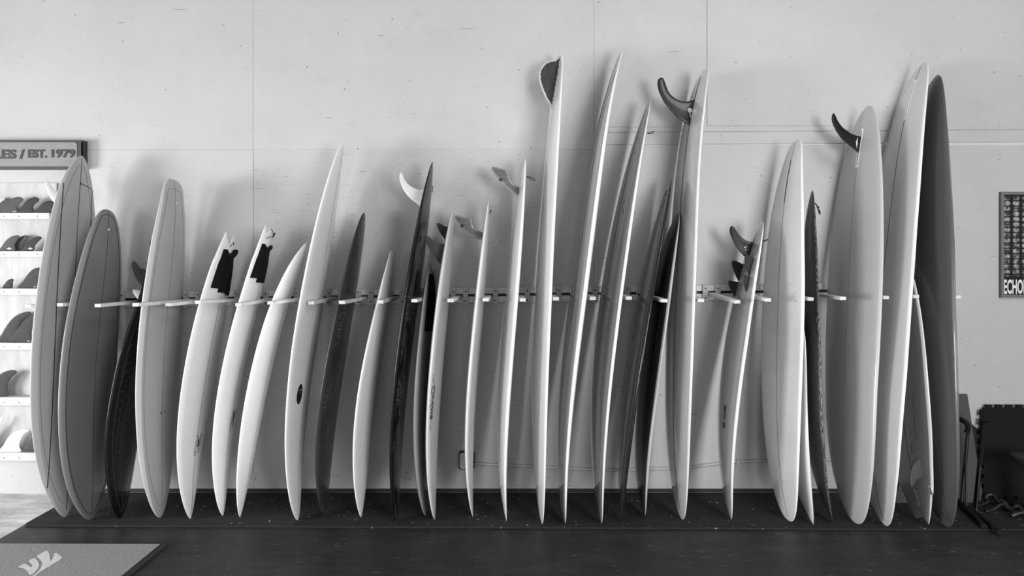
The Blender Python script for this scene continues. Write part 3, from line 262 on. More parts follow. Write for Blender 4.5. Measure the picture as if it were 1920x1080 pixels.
DATA = json.loads('''{"boards":{"1":{"P0":[-2.8761,-0.4291,0.014],"P1":[-2.9092,-0.2291,2.3717],"th":0.0789,"W":0.5633,"t":0.07,"sw":0.4272,"at":1.9434,"bt":0.5708,"ab":2.4099,"bb":0.7447,"r":[0.0188,0.0367,0.0345],"m":[1.0308,1.0138,1.0064,0.9759,0.958,1.0148],"et":0,"eb":0},"2":{"P0":[-2.6915,-0.4606,0.014],"P1":[-2.7394,-0.2186,2.0083],"th":0.0109,"W":0.5416,"t":0.0693,"sw":0.4323,"at":1.9533,"bt":0.408,"ab":2.5018,"bb":0.6144,"r":[0.034,0.0557,0.0232],"m":[1.032,0.9991,0.9946,0.992,0.9676,0.9665],"et":0,"eb":0},"3":{"P0":[-2.5091,-0.4449,0.014],"P1":[-2.483,-0.169,1.7959],"th":-0.1156,"W":0.5026,"t":0.0623,"sw":0.5303,"at":1.9871,"bt":1.1555,"ab":2.3235,"bb":0.5927,"r":[0.0331,0.0114,-0.0483],"m":[1.0032,0.9879,0.976,1.0315,1.0028,0.9938],"et":0,"eb":0},"4":{"P0":[-2.2617,-0.4291,0.014],"P1":[-2.2713,-0.255,2.2065],"th":-0.057,"W":0.5226,"t":0.0676,"sw":0.4684,"at":1.8918,"bt":0.268,"ab":2.3351,"bb":0.5795,"r":[0.0377,0.0511,0.0139],"m":[1.0121,0.9862,0.9902,0.9992,0.9856,0.8953],"et":0,"eb":0},"5":{"P0":[-2.0572,-0.4528,0.014],"P1":[-1.9028,-0.2305,1.849],"th":-0.0888,"W":0.5176,"t":0.0666,"sw":0.5329,"at":2.2467,"bt":0.9472,"ab":2.1228,"bb":0.7244,"r":[0.0535,0.0631,0.0329],"m":[0.9908,0.9947,1.0082,1.0193,1.0258,1.0041],"et":0.32,"eb":0},"6":{"P0":[-1.8714,-0.4051,0.014],"P1":[-1.6474,-0.2292,1.8959],"th":-0.1257,"W":0.4911,"t":0.0721,"sw":0.5466,"at":2.2894,"bt":0.9503,"ab":2.092,"bb":0.6549,"r":[0.0631,0.0713,0.0287],"m":[0.9739,0.985,1.005,1.0268,1.0258,1.0221],"et":0.3,"eb":0},"7":{"P0":[-1.7504,-0.4291,0.014],"P1":[-1.4028,-0.1953,1.7827],"th":-0.1023,"W":0.4887,"t":0.0738,"sw":0.5486,"at":2.3668,"bt":0.6607,"ab":2.0302,"bb":0.7065,"r":[0.0482,0.0815,0.0624],"m":[0.9735,0.9773,0.9888,0.9943,1.0032,1.0102],"et":0,"eb":0},"8":{"P0":[-1.3643,-0.4684,0.014],"P1":[-1.1444,-0.223,2.4629],"th":-0.0476,"W":0.5537,"t":0.069,"sw":0.5,"at":2.0714,"bt":0.6498,"ab":2.0312,"bb":0.5616,"r":[0.0746,0.0811,0.0438],"m":[0.9703,0.9813,1.0221,1.0069,0.9842,0.9949],"et":0,"eb":0},"9":{"P0":[-1.2144,-0.3971,0.014],"P1":[-0.9957,-0.2412,1.9852],"th":-0.0392,"W":0.5313,"t":0.0686,"sw":0.4703,"at":2.0644,"bt":0.4914,"ab":2.2778,"bb":0.587,"r":[0.0523,0.057,0.0269],"m":[1.0069,1.0071,1.0084,0.9939,0.9772,0.9819],"et":0,"eb":0},"10":{"P0":[-0.9713,-0.4291,0.014],"P1":[-0.8191,-0.1692,1.7264],"th":0.0267,"W":0.4853,"t":0.0656,"sw":0.4507,"at":1.7929,"bt":0.8678,"ab":2.2327,"bb":0.7358,"r":[0.0397,0.0498,0.0206],"m":[1.0097,1.0175,1.0203,0.9894,0.9756,0.9873],"et":0.25,"eb":0},"11":{"P0":[-0.7311,-0.4839,0.014],"P1":[-0.5372,-0.2288,2.3321],"th":0.0022,"W":0.543,"t":0.0658,"sw":0.5438,"at":2.4014,"bt":0.7285,"ab":2.2267,"bb":0.5256,"r":[0.0499,0.0551,0.0243],"m":[1.0004,0.9835,0.9809,1.007,1.0195,1.0146],"et":0,"eb":0},"12":{"P0":[-0.5594,-0.4051,0.014],"P1":[-0.5556,-0.1982,1.6483],"th":0.0592,"W":0.4959,"t":0.0704,"sw":0.5069,"at":2.2692,"bt":0.6616,"ab":2.2494,"bb":0.6446,"r":[0.0303,0.0331,0.0091],"m":[1.002,0.9976,0.9989,1.0023,1.0072,1.0052],"et":0,"eb":0},"13":{"P0":[-0.4927,-0.4684,0.014],"P1":[-0.4005,-0.2256,2.0187],"th":0.0128,"W":0.535,"t":0.0731,"sw":0.5146,"at":2.2865,"bt":0.7576,"ab":2.2116,"bb":0.669,"r":[0.0412,0.0435,0.0192],"m":[0.995,0.9964,0.9995,1.0002,1.0124,1.0014],"et":0,"eb":0},"14":{"P0":[-0.2528,-0.4211,0.014],"P1":[-0.1586,-0.2308,2.0688],"th":0.0198,"W":0.5473,"t":0.0639,"sw":0.4646,"at":2.0587,"bt":0.8717,"ab":2.2932,"bb":0.8044,"r":[0.0434,0.0413,0.0151],"m":[1.014,1.0147,1.0078,0.9991,0.9927,0.995],"et":0,"eb":0},"15":{"P0":[-0.0352,-0.4839,0.014],"P1":[0.0905,-0.2127,2.3561],"th":-0.1128,"W":0.5647,"t":0.0682,"sw":0.4796,"at":2.0696,"bt":0.6669,"ab":2.2194,"bb":0.7616,"r":[0.0509,0.0483,0.0228],"m":[1.0031,1.0071,1.009,1.0025,0.9895,0.9909],"et":0,"eb":0},"16":{"P0":[0.1868,-0.5191,0.014],"P1":[0.3434,-0.1503,3.0982],"th":-0.1123,"W":0.5827,"t":0.0591,"sw":0.4091,"at":1.8414,"bt":0.5234,"ab":2.4631,"bb":0.5263,"r":[0.0454,0.053,0.031],"m":[1.0485,1.0341,1.023,0.9611,0.9675,0.9848],"et":0,"eb":0},"17":{"P0":[0.3311,-0.5069,0.014],"P1":[0.7623,-0.1595,3.1191],"th":-0.0351,"W":0.5772,"t":0.0877,"sw":0.4685,"at":2.1078,"bt":0.7577,"ab":2.2904,"bb":0.4346,"r":[0.0794,0.0925,0.0729],"m":[1.0141,1.0002,1.017,0.9915,0.9842,0.9994],"et":0,"eb":0},"18":{"P0":[0.5615,-0.5191,0.014],"P1":[0.9411,-0.1879,2.7658],"th":-0.0617,"W":0.5805,"t":0.0676,"sw":0.4814,"at":1.9057,"bt":0.5903,"ab":2.1962,"bb":0.6466,"r":[0.0865,0.1091,0.0684],"m":[0.9992,1.0045,1.0157,1.0197,0.9788,0.9662],"et":0,"eb":0},"19":{"P0":[0.6959,-0.4916,0.014],"P1":[1.0804,-0.2153,2.2219],"th":0.0582,"W":0.5435,"t":0.0732,"sw":0.5091,"at":2.2062,"bt":0.8191,"ab":2.0304,"bb":0.9161,"r":[0.047,0.0649,0.038],"m":[0.9939,0.9987,1.0112,1.0034,0.9962,1.0051],"et":0,"eb":0},"20":{"P0":[0.8563,-0.4051,0.014],"P1":[1.1166,-0.2461,1.9796],"th":0.0208,"W":0.516,"t":0.0716,"sw":0.5073,"at":2.3414,"bt":0.4563,"ab":2.354,"bb":0.5417,"r":[0.0574,0.0598,0.0409],"m":[1.0062,0.9868,0.9658,0.9832,1.0067,1.0011],"et":0,"eb":0},"21":{"P0":[1.0849,-0.4528,0.014],"P1":[1.3099,-0.1785,2.9633],"th":-0.075,"W":0.5234,"t":0.0608,"sw":0.4537,"at":2.0701,"bt":0.2863,"ab":2.4065,"bb":0.4744,"r":[0.0604,0.0797,0.072],"m":[1.0223,0.9812,0.955,0.9563,0.9454,0.9873],"et":0,"eb":0},"22":{"P0":[1.3994,-0.4606,0.014],"P1":[1.6802,-0.2374,1.9243],"th":0.1111,"W":0.521,"t":0.0706,"sw":0.5137,"at":1.9757,"bt":0.4238,"ab":2.0601,"bb":0.6518,"r":[0.072,0.0882,0.0509],"m":[0.979,0.9794,0.9963,1.02,0.9739,0.9536],"et":0,"eb":0},"23":{"P0":[1.7584,-0.4762,0.014],"P1":[1.9387,-0.1917,2.4848],"th":-0.0812,"W":0.5281,"t":0.0679,"sw":0.4958,"at":1.7019,"bt":0.4171,"ab":2.0468,"bb":0.414,"r":[0.06,0.0742,0.0565],"m":[0.9686,0.9742,0.9844,1.0036,0.9678,0.9072],"et":0,"eb":0},"24":{"P0":[1.89,-0.5297,0.014],"P1":[1.9052,-0.2565,1.3003],"th":0.0919,"W":0.4972,"t":0.0668,"sw":0.5206,"at":2.2462,"bt":0.4329,"ab":2.0465,"bb":0.8826,"r":[0.0522,0.0703,0.0327],"m":[0.9848,0.993,0.9984,1.002,0.9948,1.0101],"et":0,"eb":0},"25":{"P0":[2.0262,-0.4993,0.014],"P1":[2.0521,-0.1828,2.1419],"th":0.2164,"W":0.5292,"t":0.0665,"sw":0.4439,"at":1.8874,"bt":0.6093,"ab":2.2684,"bb":0.7863,"r":[0.0745,0.076,0.0404],"m":[1.0147,1.0209,1.0095,0.9833,0.9757,0.9753],"et":0,"eb":0},"26":{"P0":[2.1669,-0.5191,0.014],"P1":[2.4603,-0.1354,2.7289],"th":-0.1698,"W":0.5188,"t":0.0708,"sw":0.5006,"at":2.0896,"bt":0.5053,"ab":2.2838,"bb":0.4611,"r":[0.0648,0.0715,0.0524],"m":[1.0092,0.9398,0.9537,0.9728,0.9856,0.9924],"et":0,"eb":0},"27":{"P0":[2.3313,-0.5522,0.014],"P1":[2.8494,-0.1241,3.0309],"th":-0.0366,"W":0.5309,"t":0.0684,"sw":0.3798,"at":1.8648,"bt":0.4377,"ab":2.4164,"bb":0.5599,"r":[0.1244,0.1213,0.0898],"m":[1.0711,1.0252,0.9489,0.9112,0.9543,1.0029],"et":0,"eb":0},"28":{"P0":[2.6999,-0.5671,0.014],"P1":[2.922,-0.1581,2.9362],"th":-0.0447,"W":0.5577,"t":0.0712,"sw":0.504,"at":2.1584,"bt":0.5829,"ab":2.3758,"bb":0.5339,"r":[0.0896,0.1275,0.1071],"m":[1.0409,0.9862,0.9794,1.0248,1.0312,0.9968],"et":0,"eb":0},"29":{"P0":[2.5977,-0.4916,0.014],"P1":[2.6413,-0.2022,1.701],"th":0.014,"W":0.5355,"t":0.07,"sw":0.5047,"at":2.2306,"bt":0.6169,"ab":2.1783,"bb":0.8823,"r":[0.038,0.0593,0.0363],"m":[1.0006,1.0038,1.0034,1.0037,1.0007,1.006],"et":0,"eb":0.24}},"fins":{"1":[{"q":0,"off":0.0,"poly":[[2.0316,0.1403],[2.062,0.1917],[2.1028,0.2207],[2.1472,0.2422],[2.184,0.2519],[2.2022,0.249],[2.2056,0.2415],[2.1943,0.2293],[2.1682,0.2126],[2.1421,0.192],[2.1232,0.168],[2.1146,0.1216]],"mat":"pale_fin","th":0.012}],"3":[{"q":0,"off":-0.0,"poly":[[1.4808,-0.0078],[1.5123,0.0362],[1.5622,0.0718],[1.6163,0.0943],[1.6453,0.1007],[1.6602,0.092],[1.657,0.078],[1.6319,0.0584],[1.6142,0.0396],[1.6041,0.0112],[1.6014,-0.0233]],"mat":"wood_fin","th":0.012},{"q":-0.55,"off":-0.094,"poly":[[1.3741,-0.0395],[1.3945,-0.0076],[1.4256,0.0188],[1.4465,0.0308],[1.4607,0.029],[1.4611,0.0124],[1.4548,-0.0181],[1.4487,-0.0554]],"mat":"pale_fin","th":0.008}],"11":[{"q":0,"off":0.0,"poly":[[2.0114,0.029],[2.0375,0.0639],[2.0696,0.1156],[2.12,0.1675],[2.1758,0.2002],[2.2153,0.2115],[2.2451,0.2074],[2.2423,0.1962],[2.2071,0.1782],[2.1728,0.1495],[2.1504,0.1112],[2.141,0.0706],[2.1401,0.0165]],"mat":"white_fin","th":0.012}],"13":[{"q":-0.5,"off":-0.0889,"poly":[[1.6297,0.0419],[1.6632,0.0789],[1.7142,0.1206],[1.7589,0.148],[1.7904,0.157],[1.8083,0.1546],[1.8089,0.1406],[1.7855,0.1075],[1.7691,0.0783],[1.7602,0.0391],[1.7613,0.0146]],"mat":"grey_fin","th":0.01},{"q":0.5,"off":0.0663,"poly":[[1.803,0.0345],[1.8241,0.0576],[1.8597,0.0853],[1.8995,0.106],[1.9178,0.1108],[1.9256,0.1003],[1.9157,0.074],[1.9021,0.0476],[1.9,0.0108]],"mat":"grey_fin","th":0.01}],"14":[{"q":0,"off":0.0,"poly":[[1.7923,0.0296],[1.7972,0.0406],[1.8081,0.0807],[1.8314,0.125],[1.8727,0.174],[1.9182,0.2125],[1.9431,0.2247],[1.9543,0.218],[1.9519,0.189],[1.9429,0.1453],[1.9368,0.1197],[1.9264,0.1084],[1.9012,0.1035],[1.8763,0.0914],[1.8595,0.0618],[1.8465,0.0287],[1.8435,0.0142]],"mat":"laminated_fin","th":0.012}],"15":[{"q":0,"off":-0.0,"poly":[[2.0901,0.026],[2.0996,0.0446],[2.1254,0.0895],[2.1791,0.1502],[2.23,0.2],[2.2648,0.2236],[2.2794,0.2244],[2.2843,0.2103],[2.2769,0.1665],[2.2689,0.1298],[2.2557,0.111],[2.227,0.1022],[2.1986,0.0898],[2.1754,0.0595],[2.1594,0.0296],[2.1572,0.0114]],"mat":"laminated_fin","th":0.012}],"16":[{"q":0,"off":0.0,"poly":[[2.7001,0.0476],[2.7069,0.0552],[2.7352,0.0749],[2.7707,0.0985],[2.8212,0.1229],[2.8721,0.1436],[2.9167,0.153],[2.9549,0.1511],[2.9867,0.1378],[3.0198,0.1133],[3.0384,0.0808],[3.0476,0.0477],[3.0579,0.0034]],"mat":"walnut_fin","th":0.012}],"21":[{"q":0,"off":-0.0,"poly":[[2.5707,0.0662],[2.5799,0.0852],[2.6045,0.1348],[2.6403,0.1848],[2.6838,0.2316],[2.7247,0.2672],[2.7739,0.2958],[2.8243,0.3134],[2.8614,0.3154],[2.8812,0.3054],[2.8884,0.2909],[2.8807,0.2757],[2.845,0.2589],[2.7986,0.2378],[2.7646,0.2063],[2.7462,0.1681],[2.7385,0.1343],[2.7424,0.0972],[2.7537,0.0605],[2.7634,0.0386]],"mat":"dark_gloss_fin","th":0.018}],"22":[{"q":0,"off":0.0,"poly":[[1.6809,0.0514],[1.6947,0.0841],[1.7327,0.1263],[1.7791,0.1625],[1.8339,0.1926],[1.8661,0.1994],[1.8852,0.1943],[1.8907,0.1808],[1.8643,0.157],[1.8344,0.1329],[1.8127,0.1027],[1.8019,0.0737],[1.7988,0.0419],[1.8006,0.0282]],"mat":"dark_gloss_fin","th":0.014},{"q":-0.62,"off":-0.1244,"poly":[[1.5453,0.0628],[1.5509,0.0734],[1.5836,0.0901],[1.6239,0.1042],[1.6578,0.1143],[1.6792,0.113],[1.6879,0.1003],[1.6837,0.0796],[1.6694,0.0546],[1.6652,0.034]],"mat":"side_fin","th":0.008},{"q":-0.62,"off":-0.1392,"poly":[[1.4173,0.0745],[1.4271,0.0789],[1.4629,0.0958],[1.5027,0.1097],[1.5371,0.1131],[1.5522,0.1046],[1.5541,0.0913],[1.5435,0.0668],[1.5419,0.0532]],"mat":"side_fin","th":0.008},{"q":0.6,"off":0.1194,"poly":[[1.5184,0.0628],[1.5284,0.0709],[1.5763,0.1008],[1.6216,0.1233],[1.6575,0.1341],[1.6732,0.1285],[1.6756,0.1107],[1.6679,0.0848],[1.6598,0.0625],[1.659,0.0409]],"mat":"side_fin","th":0.008},{"q":0.6,"off":0.1336,"poly":[[1.4101,0.0769],[1.4268,0.0893],[1.464,0.1145],[1.5055,0.1367],[1.5275,0.1389],[1.5364,0.129],[1.5356,0.1074],[1.5317,0.0819],[1.531,0.0603]],"mat":"side_fin","th":0.008}],"26":[{"q":0,"off":0.0,"poly":[[2.3982,0.0451],[2.404,0.0555],[2.4254,0.0871],[2.4549,0.1373],[2.4906,0.1958],[2.5364,0.2383],[2.5881,0.2688],[2.6247,0.2763],[2.6523,0.2713],[2.6594,0.2634],[2.6482,0.2507],[2.6101,0.2288],[2.5741,0.1948],[2.5508,0.1529],[2.535,0.1113],[2.5299,0.074],[2.5309,0.0451],[2.5337,0.0286]],"mat":"black_fin","th":0.012}],"29":[{"q":-0.62,"off":-0.1345,"poly":[[0.4408,0.0349],[0.4345,0.0321],[0.4114,0.0605],[0.3851,0.0891],[0.3526,0.1148],[0.3142,0.1312],[0.2792,0.1374],[0.2477,0.1367],[0.2291,0.1284],[0.2451,0.1173],[0.2676,0.1023],[0.284,0.078],[0.2943,0.0476],[0.2951,0.018],[0.2954,0.0082]],"mat":"grey_fin","th":0.012}]},"pegs":[{"b":[-2.951,-0.045,1.4063],"t":[-3.0293,-0.54,1.3831]},{"b":[-2.8004,-0.045,1.4063],"t":[-2.8438,-0.52,1.3897]},{"b":[-2.5407,-0.045,1.4026],"t":[-2.5654,-0.58,1.39]},{"b":[-2.2622,-0.045,1.4101],"t":[-2.2333,-0.74,1.4121]},{"b":[-2.0966,-0.045,1.4176],"t":[-2.1279,-0.58,1.3966]},{"b":[-1.9008,-0.045,1.4176],"t":[-1.9243,-0.62,1.4197]},{"b":[-1.6976,-0.045,1.4195],"t":[-1.6671,-0.64,1.4002]},{"b":[-1.4793,-0.045,1.4214],"t":[-1.48,-0.62,1.4099]},{"b":[-1.2534,-0.045,1.4233],"t":[-1.2447,-0.58,1.4065]},{"b":[-1.0426,-0.045,1.4252],"t":[-1.0422,-0.62,1.4131]},{"b":[-0.8206,-0.045,1.4252],"t":[-0.8155,-0.58,1.4131]},{"b":[-0.6022,-0.045,1.427],"t":[-0.6059,-0.58,1.4197]},{"b":[-0.3726,-0.045,1.4289],"t":[-0.3813,-0.58,1.4213]},{"b":[-0.1619,-0.045,1.4308],"t":[-0.1634,-0.58,1.4263]},{"b":[0.064,-0.045,1.4327],"t":[0.0674,-0.5,1.4182]},{"b":[0.2861,-0.045,1.4346],"t":[0.2724,-0.58,1.4312]},{"b":[0.542,-0.045,1.4364],"t":[0.5002,-0.58,1.4345]},{"b":[0.7716,-0.045,1.4383],"t":[0.7231,-0.58,1.4362]},{"b":[0.9448,-0.045,1.4402],"t":[0.9344,-0.62,1.4229]},{"b":[1.2421,-0.045,1.4421],"t":[1.1704,-0.58,1.4213]},{"b":[1.4115,-0.045,1.444],"t":[1.3949,-0.58,1.4131]},{"b":[1.6261,-0.045,1.4459],"t":[1.5848,-0.58,1.4246]},{"b":[1.8444,-0.045,1.4477],"t":[1.8586,-0.56,1.428]},{"b":[2.074,-0.045,1.4496],"t":[2.0503,-0.58,1.4345]},{"b":[2.3149,-0.045,1.4534],"t":[2.3404,-0.54,1.4365]},{"b":[2.5031,-0.045,1.4553],"t":[2.5157,-0.56,1.4446]},{"b":[2.7553,-0.045,1.459],"t":[2.7635,-0.58,1.4428]}],"rail":[[-3.0994,-0.0,1.4311],[2.8598,0.0,1.5034]],"shelf_fins":{"s1a":[[[-3.7048,1.9998],[-3.6784,2.0507],[-3.6406,2.096],[-3.6142,2.1111],[-3.5916,2.1073],[-3.5878,2.0884],[-3.5991,2.0583],[-3.6105,1.9998]],-0.035],"s1b":[[[-3.662,1.9989],[-3.6394,2.0383],[-3.6018,2.0759],[-3.5642,2.0966],[-3.5379,2.0985],[-3.5341,2.0835],[-3.5567,2.0534],[-3.568,1.9989]],-0.05],"s1c":[[[-3.5773,1.9979],[-3.5623,2.0372],[-3.5399,2.0747],[-3.5062,2.1009],[-3.4687,2.1102],[-3.4425,2.1046],[-3.4331,2.0896],[-3.4462,2.0747],[-3.4687,2.0522],[-3.4762,2.026],[-3.4724,1.9979]],-0.066],"s1d":[[[-3.465,1.9979],[-3.4425,2.0372],[-3.4125,2.0747],[-3.3788,2.1009],[-3.3451,2.1084],[-3.3226,2.0971],[-3.3264,2.0784],[-3.3488,2.0634],[-3.3657,2.0372],[-3.3638,1.9979]],-0.066],"s1e":[[[-3.3376,1.9979],[-3.3189,2.0335],[-3.2926,2.0672],[-3.2627,2.0822],[-3.2327,2.0822],[-3.2102,2.0747],[-3.214,2.0484],[-3.2252,1.9979]],-0.066],"s2a":[[[-3.5961,1.73],[-3.5773,1.7675],[-3.5474,1.8087],[-3.5099,1.8331],[-3.4762,1.8405],[-3.4575,1.8331],[-3.4724,1.8087],[-3.4912,1.775],[-3.4949,1.73]],-0.066],"s2b":[[[-3.5307,1.73],[-3.5119,1.7752],[-3.4893,1.8128],[-3.4554,1.8354],[-3.4253,1.8411],[-3.414,1.8317],[-3.429,1.8091],[-3.4554,1.7752],[-3.4592,1.73]],-0.045],"s2c":[[[-3.4425,1.73],[-3.4237,1.7638],[-3.3938,1.7975],[-3.3563,1.8237],[-3.3189,1.8331],[-3.3039,1.8199],[-3.3264,1.7975],[-3.3526,1.7675],[-3.3638,1.73]],-0.066],"s3a":[[[-3.5773,1.4641],[-3.5623,1.494],[-3.5399,1.5203],[-3.5136,1.5315],[-3.5024,1.5259],[-3.5062,1.5015],[-3.5136,1.4641]],-0.066],"s3b":[[[-3.465,1.4641],[-3.4387,1.5053],[-3.4088,1.5502],[-3.3713,1.5914],[-3.3264,1.6102],[-3.2814,1.6027],[-3.2589,1.5727],[-3.2814,1.5203],[-3.2964,1.4641]],-0.066],"s4a":[[[-3.6285,1.0864],[-3.5984,1.1428],[-3.5608,1.2068],[-3.5156,1.2595],[-3.4629,1.2896],[-3.414,1.3009],[-3.3952,1.2934],[-3.4027,1.2784],[-3.4403,1.2558],[-3.4704,1.2219],[-3.493,1.1654],[-3.5043,1.0864]],-0.045],"s4b":[[[-3.5286,1.0839],[-3.4987,1.1382],[-3.4537,1.2019],[-3.4088,1.2506],[-3.3638,1.2805],[-3.3189,1.2955],[-3.2964,1.2843],[-3.3264,1.2543],[-3.3563,1.2131],[-3.3788,1.1532],[-3.3863,1.0839]],-0.066],"s5a":[[[-3.7234,0.7112],[-3.6785,0.7748],[-3.626,0.8423],[-3.5661,0.8835],[-3.5136,0.8966],[-3.4837,0.891],[-3.4799,0.876],[-3.5062,0.8535],[-3.5324,0.816],[-3.5474,0.7636],[-3.5474,0.7112]],-0.066],"s6w":[[[-3.5961,0.3628],[-3.5736,0.404],[-3.5361,0.4639],[-3.4912,0.5014],[-3.4387,0.5182],[-3.4013,0.5182],[-3.3938,0.5089],[-3.4237,0.4901],[-3.45,0.4489],[-3.4612,0.4002],[-3.4537,0.3628]],-0.066],"s6d":[[[-3.434,0.3422],[-3.4115,0.3796],[-3.3853,0.4208],[-3.3592,0.4507],[-3.3217,0.4732],[-3.2918,0.4657],[-3.3068,0.4208],[-3.3217,0.3422]],-0.072],"s6l":[[[-3.7661,0.3421],[-3.7286,0.4172],[-3.6761,0.4847],[-3.6235,0.5297],[-3.5935,0.5785],[-3.5785,0.5822],[-3.586,0.5522],[-3.616,0.4922],[-3.631,0.4172],[-3.631,0.3421]],-0.06]},"logo":[[[-2.6793,-1.0498],[-2.6748,-1.0177],[-2.6532,-1.0267],[-2.6119,-1.0516],[-2.6102,-1.0445],[-2.6222,-1.0267],[-2.6482,-1.0051],[-2.6725,-0.9868],[-2.6698,-0.9535],[-2.6405,-0.9721],[-2.5968,-1.0123],[-2.5803,-1.0338],[-2.5622,-1.0621],[-2.5516,-1.0968],[-2.5483,-1.1241],[-2.5615,-1.1274],[-2.5909,-1.0968],[-2.6152,-1.0796],[-2.6433,-1.0621]],[[-2.6723,-0.9309],[-2.6704,-0.8965],[-2.6625,-0.8693],[-2.6287,-0.8965],[-2.5945,-0.9347],[-2.5563,-0.9832],[-2.5581,-0.9684],[-2.5795,-0.9272],[-2.5927,-0.9042],[-2.589,-0.8965],[-2.5579,-0.9157],[-2.5134,-0.9535],[-2.5144,-1.0123],[-2.52,-1.0726],[-2.5215,-1.1105],[-2.5176,-1.1409],[-2.5326,-1.1442],[-2.533,-1.1071],[-2.5496,-1.0621],[-2.5703,-1.0267],[-2.5913,-0.9978],[-2.6371,-0.9573]]],"conduit":[[-0.254,-0.014,0.2156],[-0.0758,-0.014,0.2061],[0.1516,-0.014,0.1966],[0.3601,-0.014,0.1834],[0.5307,-0.014,0.1758],[0.7203,-0.014,0.172],[0.9856,-0.014,0.1796],[1.251,-0.014,0.1891],[1.4026,-0.014,0.2099],[1.5922,-0.014,0.2289],[1.8196,-0.014,0.2364],[2.2745,-0.014,0.244],[2.8052,-0.014,0.2478]],"stand":{"upright_a":[[3.0237,-0.25,0.0191],[3.0418,-0.24,0.166],[3.0562,-0.24,0.3062],[3.067,-0.24,0.4357],[3.0742,-0.24,0.5219],[3.0706,-0.24,0.5579],[3.0636,-0.22,0.5739],[3.0638,-0.18,0.5775]],"grip_a":[[3.0634,-0.24,0.5004],[3.0742,-0.24,0.5327],[3.0706,-0.24,0.5579],[3.0636,-0.22,0.5739],[3.0638,-0.18,0.5775]],"strut_a":[[2.9971,-0.33,-0.0042],[3.0174,-0.3,0.1531],[3.0524,-0.25,0.2953],[3.0526,-0.24,0.3134]],"upright_b":[[3.0609,-0.32,0.0092],[3.0825,-0.31,0.1393],[3.1042,-0.3,0.2771],[3.122,-0.3,0.4366],[3.1326,-0.3,0.589],[3.1397,-0.3,0.6067]],"strut_b":[[3.0518,-0.36,0.0051],[3.0564,-0.34,0.0281],[3.0745,-0.33,0.1647],[3.1037,-0.31,0.2984]],"hook_b":[[3.1143,-0.31,0.613],[3.1314,-0.32,0.6104],[3.1484,-0.33,0.6096]],"foot_a":[[3.0384,-0.22,0.0176],[2.9897,-0.34,0.0001],[2.9559,-0.46,0.0001],[2.9099,-0.6,0.0025]],"foot_b":[[3.031,-0.24,0.0114],[3.0078,-0.4,0.0153],[2.9846,-0.52,0.0164],[2.9498,-0.67,0.0149]],"brace":[[2.975,-0.36,-0.0089],[3.1077,-0.36,-0.0124],[3.2823,-0.36,-0.0159],[3.4918,-0.36,-0.0228]]},"lying":{"arm_a":[[3.1051,-0.28,0.0137],[3.1667,-0.26,0.0304],[3.2102,-0.25,0.0478]],"arm_b":[[3.0937,-0.36,0.0016],[3.1147,-0.36,0.0121],[3.1609,-0.35,0.0323],[3.2038,-0.34,0.0527],[3.2363,-0.33,0.0591],[3.2574,-0.33,0.0486],[3.2644,-0.33,0.0204]],"hook_a":[[3.2118,-0.22,0.0393],[3.2118,-0.22,0.0645],[3.2334,-0.22,0.079],[3.2509,-0.23,0.0757],[3.2533,-0.25,0.0621],[3.2519,-0.27,0.0488],[3.2654,-0.28,0.0635],[3.2743,-0.3,0.0539]],"hook_b":[[3.2743,-0.3,0.0539],[3.2795,-0.32,0.0339],[3.2961,-0.33,0.0275],[3.3126,-0.34,0.0457],[3.3336,-0.34,0.0492],[3.3464,-0.35,0.0323],[3.3591,-0.36,0.0121]],"bar":[[3.2522,-0.31,0.0509],[3.2683,-0.36,0.026],[3.2913,-0.4,0.0083],[3.32,-0.44,-0.0087]]},"tile":{"a":[3.337,-0.03,0.6158],"b":[3.253,-0.14,0.0106]},"strings":{"1":[[-2.9018,-0.2397,2.1795],[-2.8838,-0.2397,2.1723],[-2.8622,-0.2397,2.1615],[-2.8371,-0.2397,2.1454]],"14":[[-0.1536,-0.2671,1.9801],[-0.1429,-0.2671,1.9908],[-0.1393,-0.2671,2.0051],[-0.1465,-0.2671,1.9944],[-0.1393,-0.2671,1.9765]],"15":[[0.0952,-0.319,2.2203],[0.1199,-0.319,2.2168],[0.1411,-0.319,2.2097],[0.1517,-0.319,2.1992],[0.1411,-0.319,2.1956],[0.1199,-0.319,2.2062],[0.0952,-0.319,2.2203]],"18":[[0.8818,-0.3675,2.4968],[0.9027,-0.3675,2.5055],[0.9236,-0.3675,2.5073],[0.9236,-0.3675,2.5003],[0.9062,-0.3675,2.4951],[0.8853,-0.3675,2.4968]],"22":[[1.6419,-0.3496,1.7966],[1.6594,-0.3496,1.7966],[1.6804,-0.3496,1.8071],[1.6664,-0.3496,1.7931],[1.6454,-0.3496,1.7931]],"25":[[2.0344,-0.256,2.0488],[2.0487,-0.256,2.0309],[2.0559,-0.256,2.0094],[2.0666,-0.256,1.9736],[2.0666,-0.256,1.9951],[2.0487,-0.256,2.0237],[2.063,-0.256,2.0202]],"5":[[-1.9053,-0.2329,1.7552],[-1.8944,-0.2329,1.7697],[-1.88,-0.2329,1.7769],[-1.8836,-0.2329,1.7877],[-1.88,-0.2329,1.7661]],"6":[[-1.6445,-0.2636,1.8087],[-1.6267,-0.2636,1.823],[-1.6052,-0.2636,1.8194],[-1.5945,-0.2636,1.8444],[-1.5873,-0.2636,1.848],[-1.6016,-0.2636,1.8194],[-1.6016,-0.2636,1.848],[-1.6088,-0.2636,1.8695],[-1.6195,-0.2636,1.873]],"12":[[-0.5467,-0.2387,1.5934],[-0.5323,-0.2387,1.579],[-0.5215,-0.2387,1.6006],[-0.5323,-0.2387,1.5718],[-0.5251,-0.2387,1.543]],"11":[[-0.562,-0.122,2.1368],[-0.5583,-0.122,2.1663],[-0.5509,-0.122,2.1774],[-0.5509,-0.122,2.1552],[-0.5546,-0.122,2.1331]]}}''')

